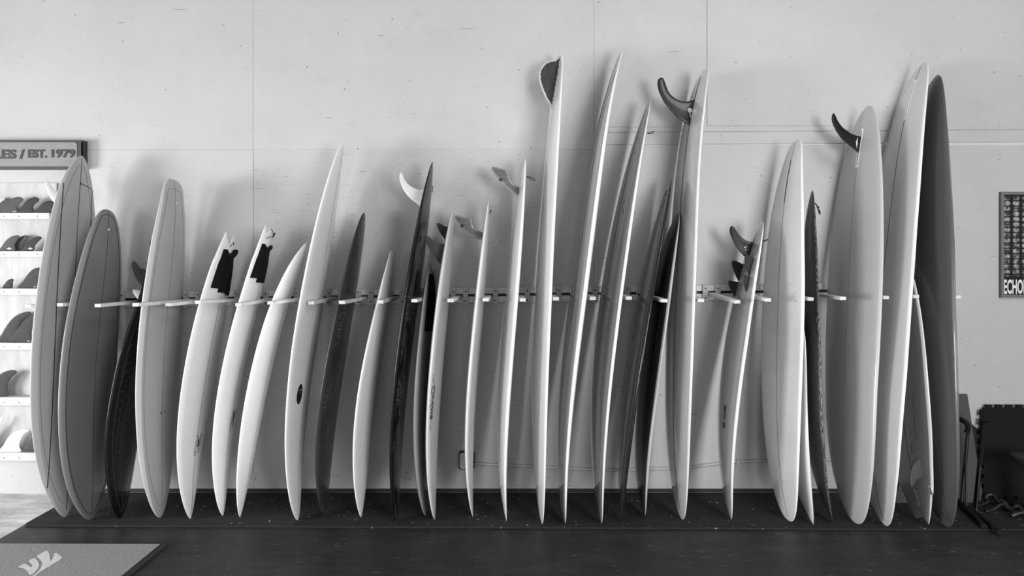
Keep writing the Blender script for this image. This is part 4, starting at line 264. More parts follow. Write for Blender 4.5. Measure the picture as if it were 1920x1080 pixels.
def wx(u): return (u - 960) / 263.0
def wz(v): return H - (v - V0) / 263.0

# ================================================================ the setting
wall = G().box(-7.5, 7.5, .006, .14, 0, 4.4).add('wall_back', M_gap); tag(wall, kind='structure')
def panel(u0, u1, v0, v1, m, front=0., name='plywood_panel', x=None, z=None):
    x0, x1 = (wx(u0), wx(u1)); z0, z1 = wz(v1), wz(v0)
    if v1 >= 925: z0 = 0
    return G().box(x0, x1, front, .006, z0, z1).add(name, m, wall)
panel(-1000, 474, 281.3, 925, M_wall); panel(-1000, 474, -230, 280.7, M_wall)
panel(475.2, 1113.6, 281, 925, M_ply); panel(474.6, 1113.6, -230, 279.8, M_wall, .0005)
panel(1122, 1700, 272, 925, M_wall, -.001); panel(1700.5, 2900, 272, 925, M_wall, -.001)
panel(1114, 1324.5, -230, 237.6, M_wall); panel(1326.2, 2900, -230, 235.6, M_wall, -.0015)
tr = panel(1114.2, 1121.6, 290, 925, M_wall, -.004, 'batten')
for (ua, va, ub, vb, h, fr) in ((1114.5, 239, 2900, 227, 9.2, -.006), (1114.5, 250.5, 2900, 238, 21, -.003)):
    x0, x1 = wx(ua), wx(ub); za, zb = wz(va), wz(vb); hh = h / 263
    c = [(x0, fr, za - hh), (x1, fr, zb - hh), (x0, .006, za - hh), (x1, .006, zb - hh), (x0, fr, za), (x1, fr, zb), (x0, .006, za), (x1, .006, zb)]
    G().hexa(c).add('ledger_strip', M_wall, wall, bevel=.001, seg=1)

floor = G().box(-3.072, 7.5, -7, .14, -.12, 0).add('floor', M_floor); tag(floor, kind='structure')
fl2 = G().box(-9.5, -3.078, -7, .14, -.12, 0).add('floor', M_floor_pale); tag(fl2, kind='structure')
wl = G().box(-7.44, -7.3, -2.2, 0.005, 0, 4.4).box(-7.44, -7.3, -7, -5.2, 0, 4.4).box(-7.44, -7.3, -5.2, -2.2, 2.2, 4.4).add('wall_left_unseen', M_wall); tag(wl, kind='structure')  # unseen wall, added with a low lintel to hold back doorway light
fl3 = G().box(-7.5, 7.5, -7, .14, -.2, -.121).add('floor', M_dark); tag(fl3, kind='structure')
bb = G().box(wx(182), wx(2400), -.012, -.0012, 0.013, .034).add('base_strip_back', M_rubber); tag(bb, kind='structure')  # thin dark strip along the foot of the wall
cr = G()
pts = [(-3.12, -1.0), (-3.1, -.93), (-3.03, -.87), (-2.93, -.82), (-2.88, -.76), (-2.92, -.7), (-3.0, -.68)]
cr.tube([(a, b, -.0012) for a, b in pts], .002, 4, 3); cr.add('crack', M_dark, floor)

# ================================================================ mats on the floor
def slab(name, poly, z0, z1, m, parent=None, bevel=0):
    return G().prism(poly, lambda a, b, s: (a, b, (z1, z0)[s])).add(name, m, parent, bevel=bevel)
cx, cy, r = -3.03, -.555, .035
pl = [(-3.066, -.016)] + [(-3.066 + r - r * math.cos(t), -.50 - r * math.sin(t)) for t in [i * PI / 12 for i in range(7)]]
pl += [(5.6, -.62), (5.6, -.016)]
m1 = slab('floor_mat', pl, 0.0006, .012, M_mat, bevel=.003)
tag(m1, 'long dark textured mat running along the wall under all the surfboards', 'mat')

dm = empty('doormat', (-2.9, -1.3, 0), 'grey carpet doormat with a pale logo at the lower left', 'mat')
def rel(o, pts): return [(a - o.location.x, b - o.location.y) for a, b in pts]
slab('carpet', rel(dm, [(-4.1, -2.0), (-4.1, -.772), (-2.062, -.784), (-2.075, -2.0)]), .001, .0125, M_door_mat, dm, .002)
slab('rubber_edge', rel(dm, [(-2.0745, -2.0), (-2.0615, -.7845), (-2.022, -.7835), (-2.036, -2.0)]), .001, .009, M_rubber, dm)
slab('rubber_edge', rel(dm, [(-4.1, -.7715), (-4.1, -.764), (-2.022, -.776), (-2.062, -.7835)]), .001, .009, M_rubber, dm)
for poly in DATA['logo'][0:]:
    P = [tuple(p) for p in (poly[0] if isinstance(poly[0][0], list) else poly)]
    Pc = catmull([Vector((a, b, 0)) for a, b in P], 2, True)
    slab('logo_print', [(p.x + 2.9, p.y + 1.3) for p in Pc], .0128, .0134, M_logo, dm)

# ================================================================ surfboards
def interp(x, xs, ys):
    if x <= xs[0]: return ys[0]
    for i in range(1, len(xs)):
        if x <= xs[i]:
            t = (x - xs[i - 1]) / (xs[i] - xs[i - 1]); return ys[i - 1] + (ys[i] - ys[i - 1]) * t
    return ys[-1]
def lagrange(x, xs, ys):
    t = 0
    for i in range(len(xs)):
        l = ys[i]
        for j in range(len(xs)):
            if j != i: l *= (x - xs[j]) / (xs[i] - xs[j])
        t += l
    return t
KS = [0, .12, .3, .45, .6, .8, .93, 1]
class Board:
    def __init__(s, k, d, notch=None, wing=None):
        s.d = d; s.k = k; s.notch = notch; s.wing = wing
        s.P0 = Vector(d['P0']); s.P1 = Vector(d['P1']); s.c = (s.P1 - s.P0); s.L = s.c.length; s.c.normalize()
        a = Vector((math.sin(d['th']), math.cos(d['th']), 0)); s.U = (a - s.c * a.dot(s.c)).normalized()
        s.N = s.U.cross(s.c).normalized()
        if s.N.x < 0: s.N = -s.N
    def width(s, t):
        d = s.d; t = min(max(t, 0), 1)
        if t < d['sw']: tau = (d['sw'] - t) / d['sw']; A, b, e = d['ab'], d['bb'], d['eb']
        else: tau = (t - d['sw']) / (1 - d['sw']); A, b, e = d['at'], d['bt'], d['et']
        w = d['W'] / 2 * (e + (1 - e) * max(1 - tau ** A, 0) ** b)
        w *= interp(t, KS, [1] + d['m'] + [1])
        if s.wing:
            ws, dirn = s.wing
            x = (t - ws) * dirn          # grows towards the tail
            if -.10 < x < 0: w *= 1 + .05 * (x + .10) / .10
        return w
    def rock(s, t): return -lagrange(t, [0, .2, .5, .8, 1], [0] + s.d['r'] + [0])
    def thick(s, t):
        x = abs(2 * t - 1)
        h = s.d['t'] * (max(1 - x ** 2.6, 0) ** .7 * .92 + .08 * max(1 - x ** 12, 0) ** .5)
        return max(min(h, 1.6 * s.width(t) + .006), .003)
    def warp(s, t, q):
        if not s.notch: return t
        depth, end = s.notch
        x = (t - .86) / .14 if end == 1 else (.14 - t) / .14
        if x <= 0: return t
        g = x * x * (3 - 2 * x)
        return t - end * depth * g * (1 - abs(q)) ** 1.0
    def at(s, t, cu, cn):
        w = s.width(t); t2 = s.warp(t, cu)
        cn *= (.62 + .38 * (1 - abs(cu) ** 1.4)) if cn > 0 else (.78 + .22 * (1 - abs(cu) ** 1.6))
        return s.c * (s.L * t2) + s.U * (w * cu) + s.N * (s.rock(t) + s.thick(t) / 2 * cn)
    def S(s, t, q, side, h=0.):
        q = max(-1, min(1, q)); ca = abs(q) ** (1 / .85); cn = side * max(1 - ca * ca, 0) ** .45
        p = s.at(t, q, cn)
        if h:
            e = 1e-3; q1, q2 = min(q + .02, 1), max(q - .02, -1)
            n = (s.S(min(t + e, .9995), q, side) - s.S(max(t - e, .0005), q, side)).cross(s.S(t, q1, side) - s.S(t, q2, side))
            if n.length < 1e-12: n = s.N.copy()
            n.normalize()
            if n.dot(s.N) * side < 0: n = -n
            p = p + n * h
        return p
    def shell(s, mats, root, nr=84, nf=32):
        v = []; f = []; sl = []
        ts = [(1 - math.cos(PI * i / nr)) / 2 for i in range(nr + 1)]
        ts[0] = .0; ts[-1] = 1.
        for t in ts:
            for j in range(nf):
                a = 2 * PI * j / nf; c, n = math.cos(a), math.sin(a)
                v.append(s.at(t, math.copysign(abs(c) ** .85, c), math.copysign(abs(n) ** .9, n)))
        for i in range(nr):
            for j in range(nf):
                f.append((i * nf + j, i * nf + (j + 1) % nf, (i + 1) * nf + (j + 1) % nf, (i + 1) * nf + j))
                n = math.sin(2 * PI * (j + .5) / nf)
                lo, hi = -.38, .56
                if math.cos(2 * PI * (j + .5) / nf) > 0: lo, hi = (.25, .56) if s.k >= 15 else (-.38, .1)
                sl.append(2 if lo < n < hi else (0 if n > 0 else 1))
        for base in (0, nr * nf):      # end caps, strip by strip so a notch stays open
            for j in range(nf // 2):
                q = (base + j, base + j + 1, base + (nf - j - 1) % nf, base + (nf - j) % nf)
                q = tuple(dict.fromkeys(q))
                if len(q) > 2: f.append(q); sl.append(2)
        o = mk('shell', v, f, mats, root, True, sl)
        bm = bmesh.new(); bm.from_mesh(o.data); bmesh.ops.recalc_face_normals(bm, faces=bm.faces); bm.to_mesh(o.data); bm.free()
        return o
    def ribbon(s, name, m, root, s0, s1, qf, side, wid=.0022, n=60, h=.0012, off=False):
        """thin raised line; qf gives q (or lateral offset in metres when off) at s"""
        v = []; f = []
        for i in range(n + 1):
            t = s0 + (s1 - s0) * i / n; w = max(s.width(t), 1e-3)
            q = qf(t) if callable(qf) else qf
            if off: q = q / w
            dq = wid / 2 / w
            v += [s.S(t, q - dq, side, h), s.S(t, q + dq, side, h), s.S(t, q + dq, side, 0), s.S(t, q - dq, side, 0)]
            if i:
                b = 4 * i
                f += [(b - 4, b - 3, b + 1, b), (b - 3, b - 2, b + 2, b + 1), (b - 1, b - 4, b, b + 3)]
        return mk(name, v, f, m, root)
    def inset(s, name, m, root, s0, s1, d, side, wid=.0022, pow_=1.):
        """closed outline a fixed distance inside the rail"""
        g = G(); path = []
        n = 70
        for sg in (-1, 1):
            row = []
            for i in range(n + 1):
                t = s0 + (s1 - s0) * (1 - math.cos(PI * i / n)) / 2; w = s.width(t)
                q = max((w - d) / max(w, 1e-3), 0) if w > d else 0
                row.append((t, sg * q))
            path += row if sg < 0 else row[::-1]
            if sg < 0:
                t1, q1 = row[-1]
                if abs(q1) > .02:
                    bulge = min(d * .5, .02) / s.L
                    path += [(t1 + bulge * math.sin(PI * k / 12), q1 * math.cos(PI * k / 12)) for k in range(1, 12)]
        t1, q1 = path[-1]
        if abs(q1) > .02: path += [(t1 - .01 * math.sin(PI * k / 12), q1 * math.cos(PI * k / 12)) for k in range(1, 13)]
        g.tube([s.S(t, q, side, .0004) for t, q in path], wid / 2, 4, 1)
        return g.add(name, m, root)
    def line(s, name, m, root, pts, side, wid=.002, closed=False):
        g = G(); g.tube([s.S(t, q, side, .0004) for t, q in pts], wid / 2, 4, 1); return g.add(name, m, root)
    def patch(s, name, m, root, s0, s1, q0, q1, side, h, n=10, k=6, hf=None, bevel=0):
        """raised pad following the surface; q0,q1 numbers or functions of s"""
        v = []; f = []; Q = lambda q, t: q(t) if callable(q) else q
        for i in range(n + 1):
            t = s0 + (s1 - s0) * i / n
            for j in range(k + 1):
                a, b = Q(q0, t), Q(q1, t); q = a + (b - a) * j / k
                hh = hf(i / n, j / k) if hf else h
                v += [s.S(t, q, side, hh), s.S(t, q, side, -.001)]
        W = 2 * (k + 1)
        for i in range(n):
            for j in range(k):
                a = i * W + 2 * j
                f += [(a, a + 2, a + W + 2, a + W)]
            for j, o in ((0, 0), (k, 1)):
                a = i * W + 2 * j; f.append((a, a + W, a + W + 1, a + 1) if o == 0 else (a, a + 1, a + W + 1, a + W))
        for i, o in ((0, 0), (n, 1)):
            for j in range(k):
                a = i * W + 2 * j; f.append((a, a + 1, a + 3, a + 2) if o == 0 else (a, a + 2, a + 3, a + 1))
        return mk(name, v, f, m, root)
    def decal(s, name, m, root, verts, faces, s0, off0, side, ds, dw, h=.0008):
        """flat print: verts (x,y) -> along s by x*ds (metres), across by y*dw"""
        v = []
        for x, y in verts:
            t = s0 + x * ds / s.L; q = (off0 + y * dw) / max(s.width(t), 1e-3); v.append(s.S(t, q, side, h))
        return mk(name, v, faces, m, root)
    def plug(s, name, m, root, t, q, side, r=.011):
        p = s.S(t, q, side); n = (s.S(t, q, side, .01) - p).normalized()
        return G().cyl(p - n * .001, n, r, .0022, 14).add(name, m, root)

def foil(poly, th, step, f, name, m, parent=None, core=None, loc=None):
    """plate with a lens-shaped section from a closed 2D outline; f(a, c, y) -> 3D"""
    from mathutils.geometry import delaunay_2d_cdt
    n = len(poly); xs = [p[0] for p in poly]; ys = [p[1] for p in poly]
    def dist(x, y):
        d = 9.
        for i in range(n):
            x0, y0 = poly[i - 1]; x1, y1 = poly[i]; dx, dy = x1 - x0, y1 - y0; L2 = dx * dx + dy * dy + 1e-12
            t = max(0, min(1, ((x - x0) * dx + (y - y0) * dy) / L2)); d = min(d, math.hypot(x - x0 - t * dx, y - y0 - t * dy))
        return d
    def inside(x, y):
        c = False
        for i in range(n):
            x0, y0 = poly[i - 1]; x1, y1 = poly[i]
            if (y0 > y) != (y1 > y) and x < (x1 - x0) * (y - y0) / (y1 - y0) + x0: c = not c
        return c
    P = [Vector(p) for p in poly]; r = 0; y = min(ys)
    while y < max(ys):
        x = min(xs) + (r % 2) * step / 2
        while x < max(xs):
            if inside(x, y) and dist(x, y) > step * .45: P.append(Vector((x, y)))
            x += step
        y += step * .87; r += 1
    V, E_, T_, *_ = delaunay_2d_cdt(P, [], [list(range(n))], 1, 1e-6)
    D_ = [dist(v.x, v.y) for v in V]; R_m = max(D_) or 1; nv = len(V)
    rim = min(.0016, th * .2)
    hgt = [rim + (th / 2 - rim) * math.sqrt(max(0, 1 - (1 - min(d / R_m, 1)) ** 2)) for d in D_]
    vs = [f(v.x, v.y, h) for v, h in zip(V, hgt)] + [f(v.x, v.y, -h) for v, h in zip(V, hgt)]
    ed = {}
    for t in T_:
        for i in range(3):
            e = (t[i], t[(i + 1) % 3]); ed.setdefault(tuple(sorted(e)), []).append(e)
    fs = [tuple(t) for t in T_] + [tuple(nv + i for i in reversed(t)) for t in T_] + [(e[0][0], nv + e[0][0], nv + e[0][1], e[0][1]) for e in ed.values() if len(e) == 1]
    def fin_(o):
        bm = bmesh.new(); bm.from_mesh(o.data); bmesh.ops.recalc_face_normals(bm, faces=bm.faces); bm.to_mesh(o.data); bm.free()
        try: o.data.set_sharp_from_angle(angle=math.radians(55))
        except Exception: pass
        return o
    o = fin_(mk(name, vs, fs, m, parent, True, loc=loc))
    if core:
        cm, inset_ = core
        keep = [t for t in T_ if min(D_[i] for i in t) > inset_ or (sum(V[i].y for i in t) / 3 < sum(ys) / n * .0 + min(ys) + .02 and False)]
        v2 = [f(v.x, v.y, h + .0008) for v, h in zip(V, hgt)] + [f(v.x, v.y, -h - .0008) for v, h in zip(V, hgt)]
        fin_(mk('wood_core', v2, [tuple(t) for t in keep] + [tuple(nv + i for i in reversed(t)) for t in keep], cm, o, True))
    return o

def fin_on(b, root, f, name='fin'):
    off = f['off']; th = f['th']
    Pc = catmull([Vector((a, c, 0)) for a, c in f['poly']], 3, True)
    def pos(a, c, y): return b.c * a - b.N * c + b.U * (off + y)
    wal = f['mat'] == 'walnut_fin'; lam = f['mat'] == 'laminated_fin'
    o = foil([(p.x, p.y) for p in Pc], th, .006, pos, name, FINM[f['mat']], root, core=(M_walnut, .009) if wal else ((M_wood_dark, .008) if lam else None))
    return o, pos, th

def text_mesh(txt, bold=.0, shear=0.):
    cu = bpy.data.curves.new('lettering', 'FONT'); cu.body = txt; cu.offset = bold; cu.shear = shear; cu.resolution_u = 3
    o = bpy.data.objects.new('lettering', cu); COL.objects.link(o); bpy.context.view_layer.update()
    me = bpy.data.meshes.new_from_object(o.evaluated_get(bpy.context.evaluated_depsgraph_get()))
    V = [(v.co.x, v.co.y) for v in me.vertices]; Fc = [tuple(p.vertices) for p in me.polygons]
    bpy.data.objects.remove(o); bpy.data.meshes.remove(me)
    x0, x1 = min(a for a, _ in V), max(a for a, _ in V); y0, y1 = min(b for _, b in V), max(b for _, b in V)
    return [((a - x0) / (x1 - x0), (b - y0) / (y1 - y0)) for a, b in V], Fc

LAB = {
1: ('tall pointed off-white surfboard with three dark stringers, furthest left, beside the fin shelves', 'longboard'),
2: ('grey surfboard with rounded top and dark oval pinline, second from the left', 'midlength'),
3: ('black surfboard with a honeycomb patterned deck, half hidden behind the blunt white longboard', 'midlength'),
4: ('pale longboard with a squared blunt top and thin pinline, right of the black honeycomb board', 'longboard'),
5: ('white swallow tail shortboard with a wide black three-piece traction pad near the top', 'shortboard'),
6: ('white swallow tail shortboard with a narrow black pad and a black cord at its tip', 'shortboard'),
7: ('plain white shortboard with a sharply pointed tip, just left of the oval-logo board', 'shortboard'),
8: ('tall smooth white pointed surfboard with a small black oval logo low on its deck', 'longboard'),
9: ('dark charcoal surfboard with a band of speckled wax, right of the oval-logo board', 'midlength'),
10: ('plain white shortboard with a clipped tail, between the charcoal and the tall black board', 'shortboard'),
11: ('tall glossy black surfboard with a rough waxed deck and a pale single fin', 'longboard'),
12: ('slim grey shortboard with a black pad, squeezed behind the board with script lettering', 'shortboard'),
13: ('grey-white twin fin surfboard with dark script lettering on its edge', 'midlength'),
14: ('slim glossy pale surfboard with a notched laminated wooden fin, standing over the wall outlet', 'midlength'),
15: ('glossy white longboard with a notched laminated fin and a cord loop at its tip', 'longboard'),
16: ('very tall white surfboard seen edge on, with a half-round dark walnut fin at the top', 'longboard'),
17: ('tallest needle-tipped glossy surfboard with a grey underside, right of the walnut-finned board', 'longboard'),
18: ('tall surfboard with dark grey underside, chipped pale rail and cord loop near its tip', 'longboard'),
19: ('dark glossy scratched surfboard with a needle-sharp tip, left of the black-panelled board', 'midlength'),
20: ('surfboard with black underside panel and pale rail, leaning in front of the swept-fin longboard', 'midlength'),
21: ('tall pale longboard with a big dark glossy swept fin bearing a light crest', 'longboard'),
22: ('grey-bottomed shortboard with four small charcoal fins and one swept black centre fin', 'shortboard'),
23: ('wide stained off-white longboard with an empty black fin slot near the top', 'longboard'),
24: ('narrow pale shortboard mostly hidden behind the stained off-white longboard', 'shortboard'),
25: ('dark weathered surfboard with flaking black and white edge and a frayed cord at the tip', 'midlength'),
26: ('broad light grey longboard with a black swept fin set in a white fin box', 'longboard'),
27: ('very tall rounded pale longboard with an empty white fin box, right of the black-finned board', 'longboard'),
28: ('tall dark grey longboard standing last at the right end of the row', 'longboard'),
29: ('small fish surfboard standing tail down with a grey keel fin and handwritten script', 'fish surfboard'),
}
MT = {
1: board_mats('offwhite_tint', .36, 0.5, .5, .35, .3),
2: board_mats('grey_tint', 0.17, 0.3, 0.27, .3, .4),
3: board_mats('black_carbon', .008, .012, .005, .25, .25, .3),
4: board_mats('pale_grey', .37, .5, .62, .35, .3),
5: board_mats('sanded_white_a', 0.806, 0.78, 0.9, .4, .15),
6: board_mats('sanded_white_b', 0.858, 0.78, 0.9, .4, .15),
7: board_mats('sanded_white_c', 0.9, 0.9, 0.9, .4, .15),
8: board_mats('sanded_white_d', 0.858, 0.858, 0.9, .4, .15),
9: board_mats('charcoal', .025, .04, .035, .35, .15, .3, deckfn=wax(.02, .25, .60)),
10: board_mats('sanded_white_e', 0.9, 0.9, 0.9, .4, .15),
11: board_mats('gloss_black', .006, .006, .005, .25, .2, .25, deckfn=wax(.004, .12, .52)),
12: board_mats('mid_grey', 0.2, 0.25, 0.3, .35, .3),
13: board_mats('worn_greywhite', 0.52, 0.52, 0.65, .35, .4, noise=.12),
14: board_mats('gloss_pale_a', 0.715, 0.585, 0.78, .15, .8, noise=.1),
15: board_mats('gloss_white_a', 0.9, 0.65, 0.9, .15, .8),
16: board_mats('gloss_white_b', 0.9, 0.715, 0.9, .2, .7),
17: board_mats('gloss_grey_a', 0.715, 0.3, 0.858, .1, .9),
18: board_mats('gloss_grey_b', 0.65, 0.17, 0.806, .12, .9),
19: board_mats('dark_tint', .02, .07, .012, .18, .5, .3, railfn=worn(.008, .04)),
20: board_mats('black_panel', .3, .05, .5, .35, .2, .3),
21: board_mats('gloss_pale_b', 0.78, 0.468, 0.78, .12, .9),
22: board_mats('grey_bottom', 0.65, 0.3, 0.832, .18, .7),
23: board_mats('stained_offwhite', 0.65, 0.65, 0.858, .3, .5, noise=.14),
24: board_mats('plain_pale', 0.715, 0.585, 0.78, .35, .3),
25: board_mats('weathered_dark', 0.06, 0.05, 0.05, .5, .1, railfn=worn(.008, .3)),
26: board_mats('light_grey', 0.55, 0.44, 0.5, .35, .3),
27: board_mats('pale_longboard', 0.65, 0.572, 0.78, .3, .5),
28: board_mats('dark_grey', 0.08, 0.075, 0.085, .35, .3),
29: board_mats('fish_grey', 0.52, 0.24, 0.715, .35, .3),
}
NOTCH = {5: (.045, 1), 6: (.03, 1), 10: (.012, 1), 29: (.022, -1)}
WING = {5: (.895, 1), 6: (.885, 1), 10: (.905, 1), 29: (.115, -1)}
BOARDS = {}; ROOT = {}
for ks in sorted(DATA['boards'], key=int):
    k = int(ks); b = Board(k, DATA['boards'][ks], NOTCH.get(k), WING.get(k)); BOARDS[k] = b
    root = empty('surfboard', b.P0, LAB[k][0], 'surfboard', 'surfboards leaning in the wall rack'); ROOT[k] = root
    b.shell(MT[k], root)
    for f in DATA['fins'].get(ks, []):
        name = 'side_fin' if f['mat'] == 'side_fin' else 'fin'
        o, pos, th = fin_on(b, root, f, name); f['pos'] = pos; f['obj'] = o
    if ks in DATA['strings']:
        L = DATA['strings'][ks]
        G().tube([Vector(p) - b.P0 for p in L], .0024 if k != 25 else .004, 6, 4).add('leash_cord', M_cord, root, smooth=True)
B_, R_ = BOARDS, ROOT
# stringers and pinlines
B_[1].ribbon('stringer', M_line, R_[1], .02, .992, 0.0, 1, .004)
for sg in (-1, 1): B_[1].ribbon('stringer', M_line, R_[1], .095, .912, lambda t, sg=sg: sg * (.121 + .03 * (1 - t)), 1, .006, off=True)
B_[1].inset('pinline', M_line_grey, R_[1], .05, .965, .055, 1, .003)
B_[1].line('leash_plug', M_dark, R_[1], [(.917, 0.02), (.923, .03)], 1, .008)
B_[2].ribbon('stringer', M_line, R_[2], .01, .99, 0.0, 1, .003)
B_[2].inset('pinline', M_line, R_[2], .03, .972, .042, 1, .0045)
B_[2].plug('leash_plug', M_white, R_[2], .932, .03, 1, .008)
B_[4].ribbon('stringer', M_line_grey, R_[4], .01, .995, 0.0, 1, .0035)
B_[4].inset('pinline', M_line_grey, R_[4], .045, .962, .058, 1, .003)
B_[4].plug('leash_plug', M_white, R_[4], .93, .1, 1, .007)
for q in (-.08, .12): B_[4].patch('label_print', M_line_grey, R_[4], .297, .305, q, q + .07, 1, .0006, 2, 2)
for k in (5, 6, 7, 8): B_[k].ribbon('stringer', M_line if k == 5 else M_line_grey, R_[k], .01, .77 if k == 5 else (.79 if k == 6 else .985), .04, 1, .0022)
# honeycomb print and inner outline on the black board
b, rt = B_[3], R_[3]
b.inset('pinline', M_line_pale, rt, .035, .95, .058, 1, .0022)
b.ribbon('stringer', M_line, rt, .03, .2, 0, 1, .003)
g = G(); a = .034
for i in range(-4, 5):
    for j in range(4, 34):
        cxx = i * a * 1.5; czz = .1 + j * a * 1.732 + (i % 2) * a * .866
        for e in range(3):
            p = []
            for t in (e * PI / 3, (e + 1) * PI / 3):
                xx, zz = cxx + a * math.cos(t), czz + a * math.sin(t); s_ = zz / b.L
                if s_ > .95 or s_ < .03 or abs(xx) > b.width(s_) - .062: p = None; break
                p.append(b.S(s_, xx / b.width(s_), 1, .0005))
            if p: g.tube(p, .0007, 3, 1)
g.add('honeycomb_print', M_line_pale, rt)
# traction pads
def pads(k, specs, kick):
    b, rt = B_[k], R_[k]; 
    for (s0, s1, qa0, qa1, qb0, qb1) in specs:
        T = lambda x0, x1: (lambda t: x0 + (x1 - x0) * (t - s0) / (s1 - s0))
        b.patch('traction_pad', M_pad, rt, s0, s1, T(qa0, qb0), T(qa1, qb1), 1, .007, 12, 6)
    s0, s1, q0, q1, h = kick
    b.patch('tail_kick', M_pad, rt, s0, s1, q0, q1, 1, h, 8, 10, hf=lambda x, y: h * (.25 + .75 * math.sin(PI * min(x * 1.1, 1) * .62)) * (1 - .35 * math.sin(PI * y)))
pads(5, [(.795, .922, -.74, -.32, -.62, -.10), (.782, .922, -.27, .36, -.06, .38), (.775, .922, .38, .80, .42, .9)], (.916, .948, -.62, .95, .03))
pads(6, [(.812, .925, -.88, -.42, -.74, -.12), (.798, .925, -.38, .60, -.09, .9)], (.915, .938, -.72, .92, .022))
B_[5].plug('leash_plug', M_line, R_[5], .955, .1, 1, .006)
def emblem(k, s0, off, scale, solid):
    O = [(225, 910), (240, 915), (255, 800), (290, 740), (310, 890), (322, 895), (335, 760), (348, 755), (360, 650), (345, 600), (335, 690), (320, 760), (300, 650), (280, 720), (275, 615), (262, 620), (250, 680), (240, 670), (225, 780), (225, 910)]
    b = B_[k]
    def q(x, y): t = s0 + (760 - y) * scale / b.L; return (t, (off + (x - 292) * scale * 1.75) / b.width(t))
    b.line('emblem_print', M_line, R_[k], [q(*p) for p in O], 1, .0028)
    V = [(250, 810), (300, 655), (322, 780), (290, 740)] if solid == 0 else [(320, 780), (350, 600), (356, 700), (330, 890)]
    b.patch('emblem_print', M_line, R_[k], q(300, 790)[0], q(300, 690)[0], q(282, 760)[1], q(318, 760)[1], 1, .0006, 3, 2)
emblem(5, .245, .035, .00042, 0); emblem(6, .317, .045, .00042, 1)
# oval logo
b = B_[8]; n = 28
V = [(math.cos(2 * PI * i / n), math.sin(2 * PI * i / n)) for i in range(n)]
b.decal('oval_logo', M_black, R_[8], V, [tuple(range(n))], .3235, -.098, 1, .064, .046)
for (x, y, w_, h_) in ((.35, -.45, .1, .18), (.36, -.1, .1, .2), (.38, .28, .13, .14), (.24, .35, .1, .08), (.02, 0, .07, .1)):
    b.decal('oval_mark', M_box, R_[8], [(x, y), (x + w_, y), (x + w_, y + h_), (x, y + h_)], [(0, 1, 2, 3)], .3235, -.098, 1, .064, .046, .0014)
B_[9].plug('leash_plug', M_white, R_[9], .968, .2, 1, .007)
B_[13].plug('leash_plug', M_white, R_[13], .945, .1, 1, .006)
B_[12].patch('traction_pad', M_pad, R_[12], .72, .95, -.75, .75, 1, .008)
# script on the rail of 13
b = B_[13]; V, Fc = text_mesh('Cordova', .03, .3)
b.decal('script_print', M_line, R_[13], [(-x, -y) for x, y in V], Fc, .425, -.188, 1, .205, .062, .001)
b.line('script_print', M_line, R_[13], [(.462, -.93), (.45, -.9), (.44, -.88), (.428, -.80), (.415, -.72), (.405, -.70)], 1, .003)
b.line('script_print', M_line, R_[13], [(.45, -.93), (.42, -.945), (.36, -.945), (.31, -.94), (.293, -.93), (.288, -.90), (.295, -.88), (.322, -.86)], 1, .0025)
# undersides
B_[17].ribbon('stringer', M_line_grey, R_[17], .02, .985, 0.0, -1, .004)
B_[17].ribbon('stringer', M_line, R_[17], .4, .97, lambda t: -.095, -1, .003, off=True)
B_[18].ribbon('stringer', M_line, R_[18], .02, .985, 0.0, -1, .003)
B_[18].line('ding_line', M_line, R_[18], [(.735, -.35), (.725, -.15), (.715, -.32), (.70, -.42)], -1, .003)
B_[18].line('ding_line', M_line_grey, R_[18], [(.47, .9), (.455, .93), (.44, .88), (.43, .94), (.41, .9), (.395, .95)], -1, .003)
B_[18].plug('leash_plug', M_dark, R_[18], .91, -.1, -1, .006)
for o_ in (-.03, .03): B_[19].ribbon('pinline', M_line, R_[19], .5, .96, o_ - .02, -1, .004, off=True)
B_[19].inset('pinline', M_line, R_[19], .05, .95, .05, -1, .003)
B_[20].patch('black_panel', M_black, R_[20], .06, .93, lambda t: -.60 * min(1, (.95 - t) * 6), lambda t: .75 * min(1, (.95 - t) * 6), -1, .001, 30, 8)
for o_ in (-.008, .008): B_[21].ribbon('stringer', M_line, R_[21], .02, .985, o_ + .0, -1, .003, off=True)
B_[21].ribbon('fin_slot', M_black, R_[21], .865, .95, .0, -1, .010, off=True)
B_[21].ribbon('rail_line', M_line_grey, R_[21], .04, .96, .92, 1, .003)
B_[22].ribbon('fin_slot', M_black, R_[22], .865, .935, -.014, -1, .008, off=True)
B_[22].ribbon('stringer', M_line_grey, R_[22], .7, .74, -.014, -1, .003, off=True)
B_[22].ribbon('rail_line', M_line_grey, R_[22], .04, .97, .93, 1, .002)
for j, o_ in enumerate((-.085, -.055)):
    B_[22].patch('label_print', M_line, R_[22], .318, .345, (o_) / .25, (o_ + .02) / .25, -1, .0006, 2, 2)
    for c in (.300, .355):
        B_[22].line('label_print', M_line, R_[22], [(c + .010 * math.cos(t), (o_ + .01 + .010 * math.sin(t)) / .25) for t in [i * PI / 5 for i in range(11)]], -1, .004)
B_[23].ribbon('stringer', M_line_grey, R_[23], .01, .99, -.008, -1, .003, off=True)
B_[23].ribbon('fin_slot', M_black, R_[23], .82, .94, -.008, -1, .010, off=True)
b = B_[23]; g = G()
for i in range(70):
    t = random.choice([random.uniform(.15, .6), random.uniform(.55, .62), random.uniform(.1, .35)]); q = random.uniform(-.8, .9)
    p = b.S(t, q, -1, .0006); nn = (b.S(t, q, -1, .01) - p).normalized(); g.cyl(p - nn * .001, nn, random.uniform(.001, .0035), .0012, 6)
o = g.add('dirt_specks', M_line_grey, R_[23]); o['kind'] = 'stuff'
B_[25].patch('dark_patch', M_black, R_[25], .77, .90, -.7, .35, -1, .001)
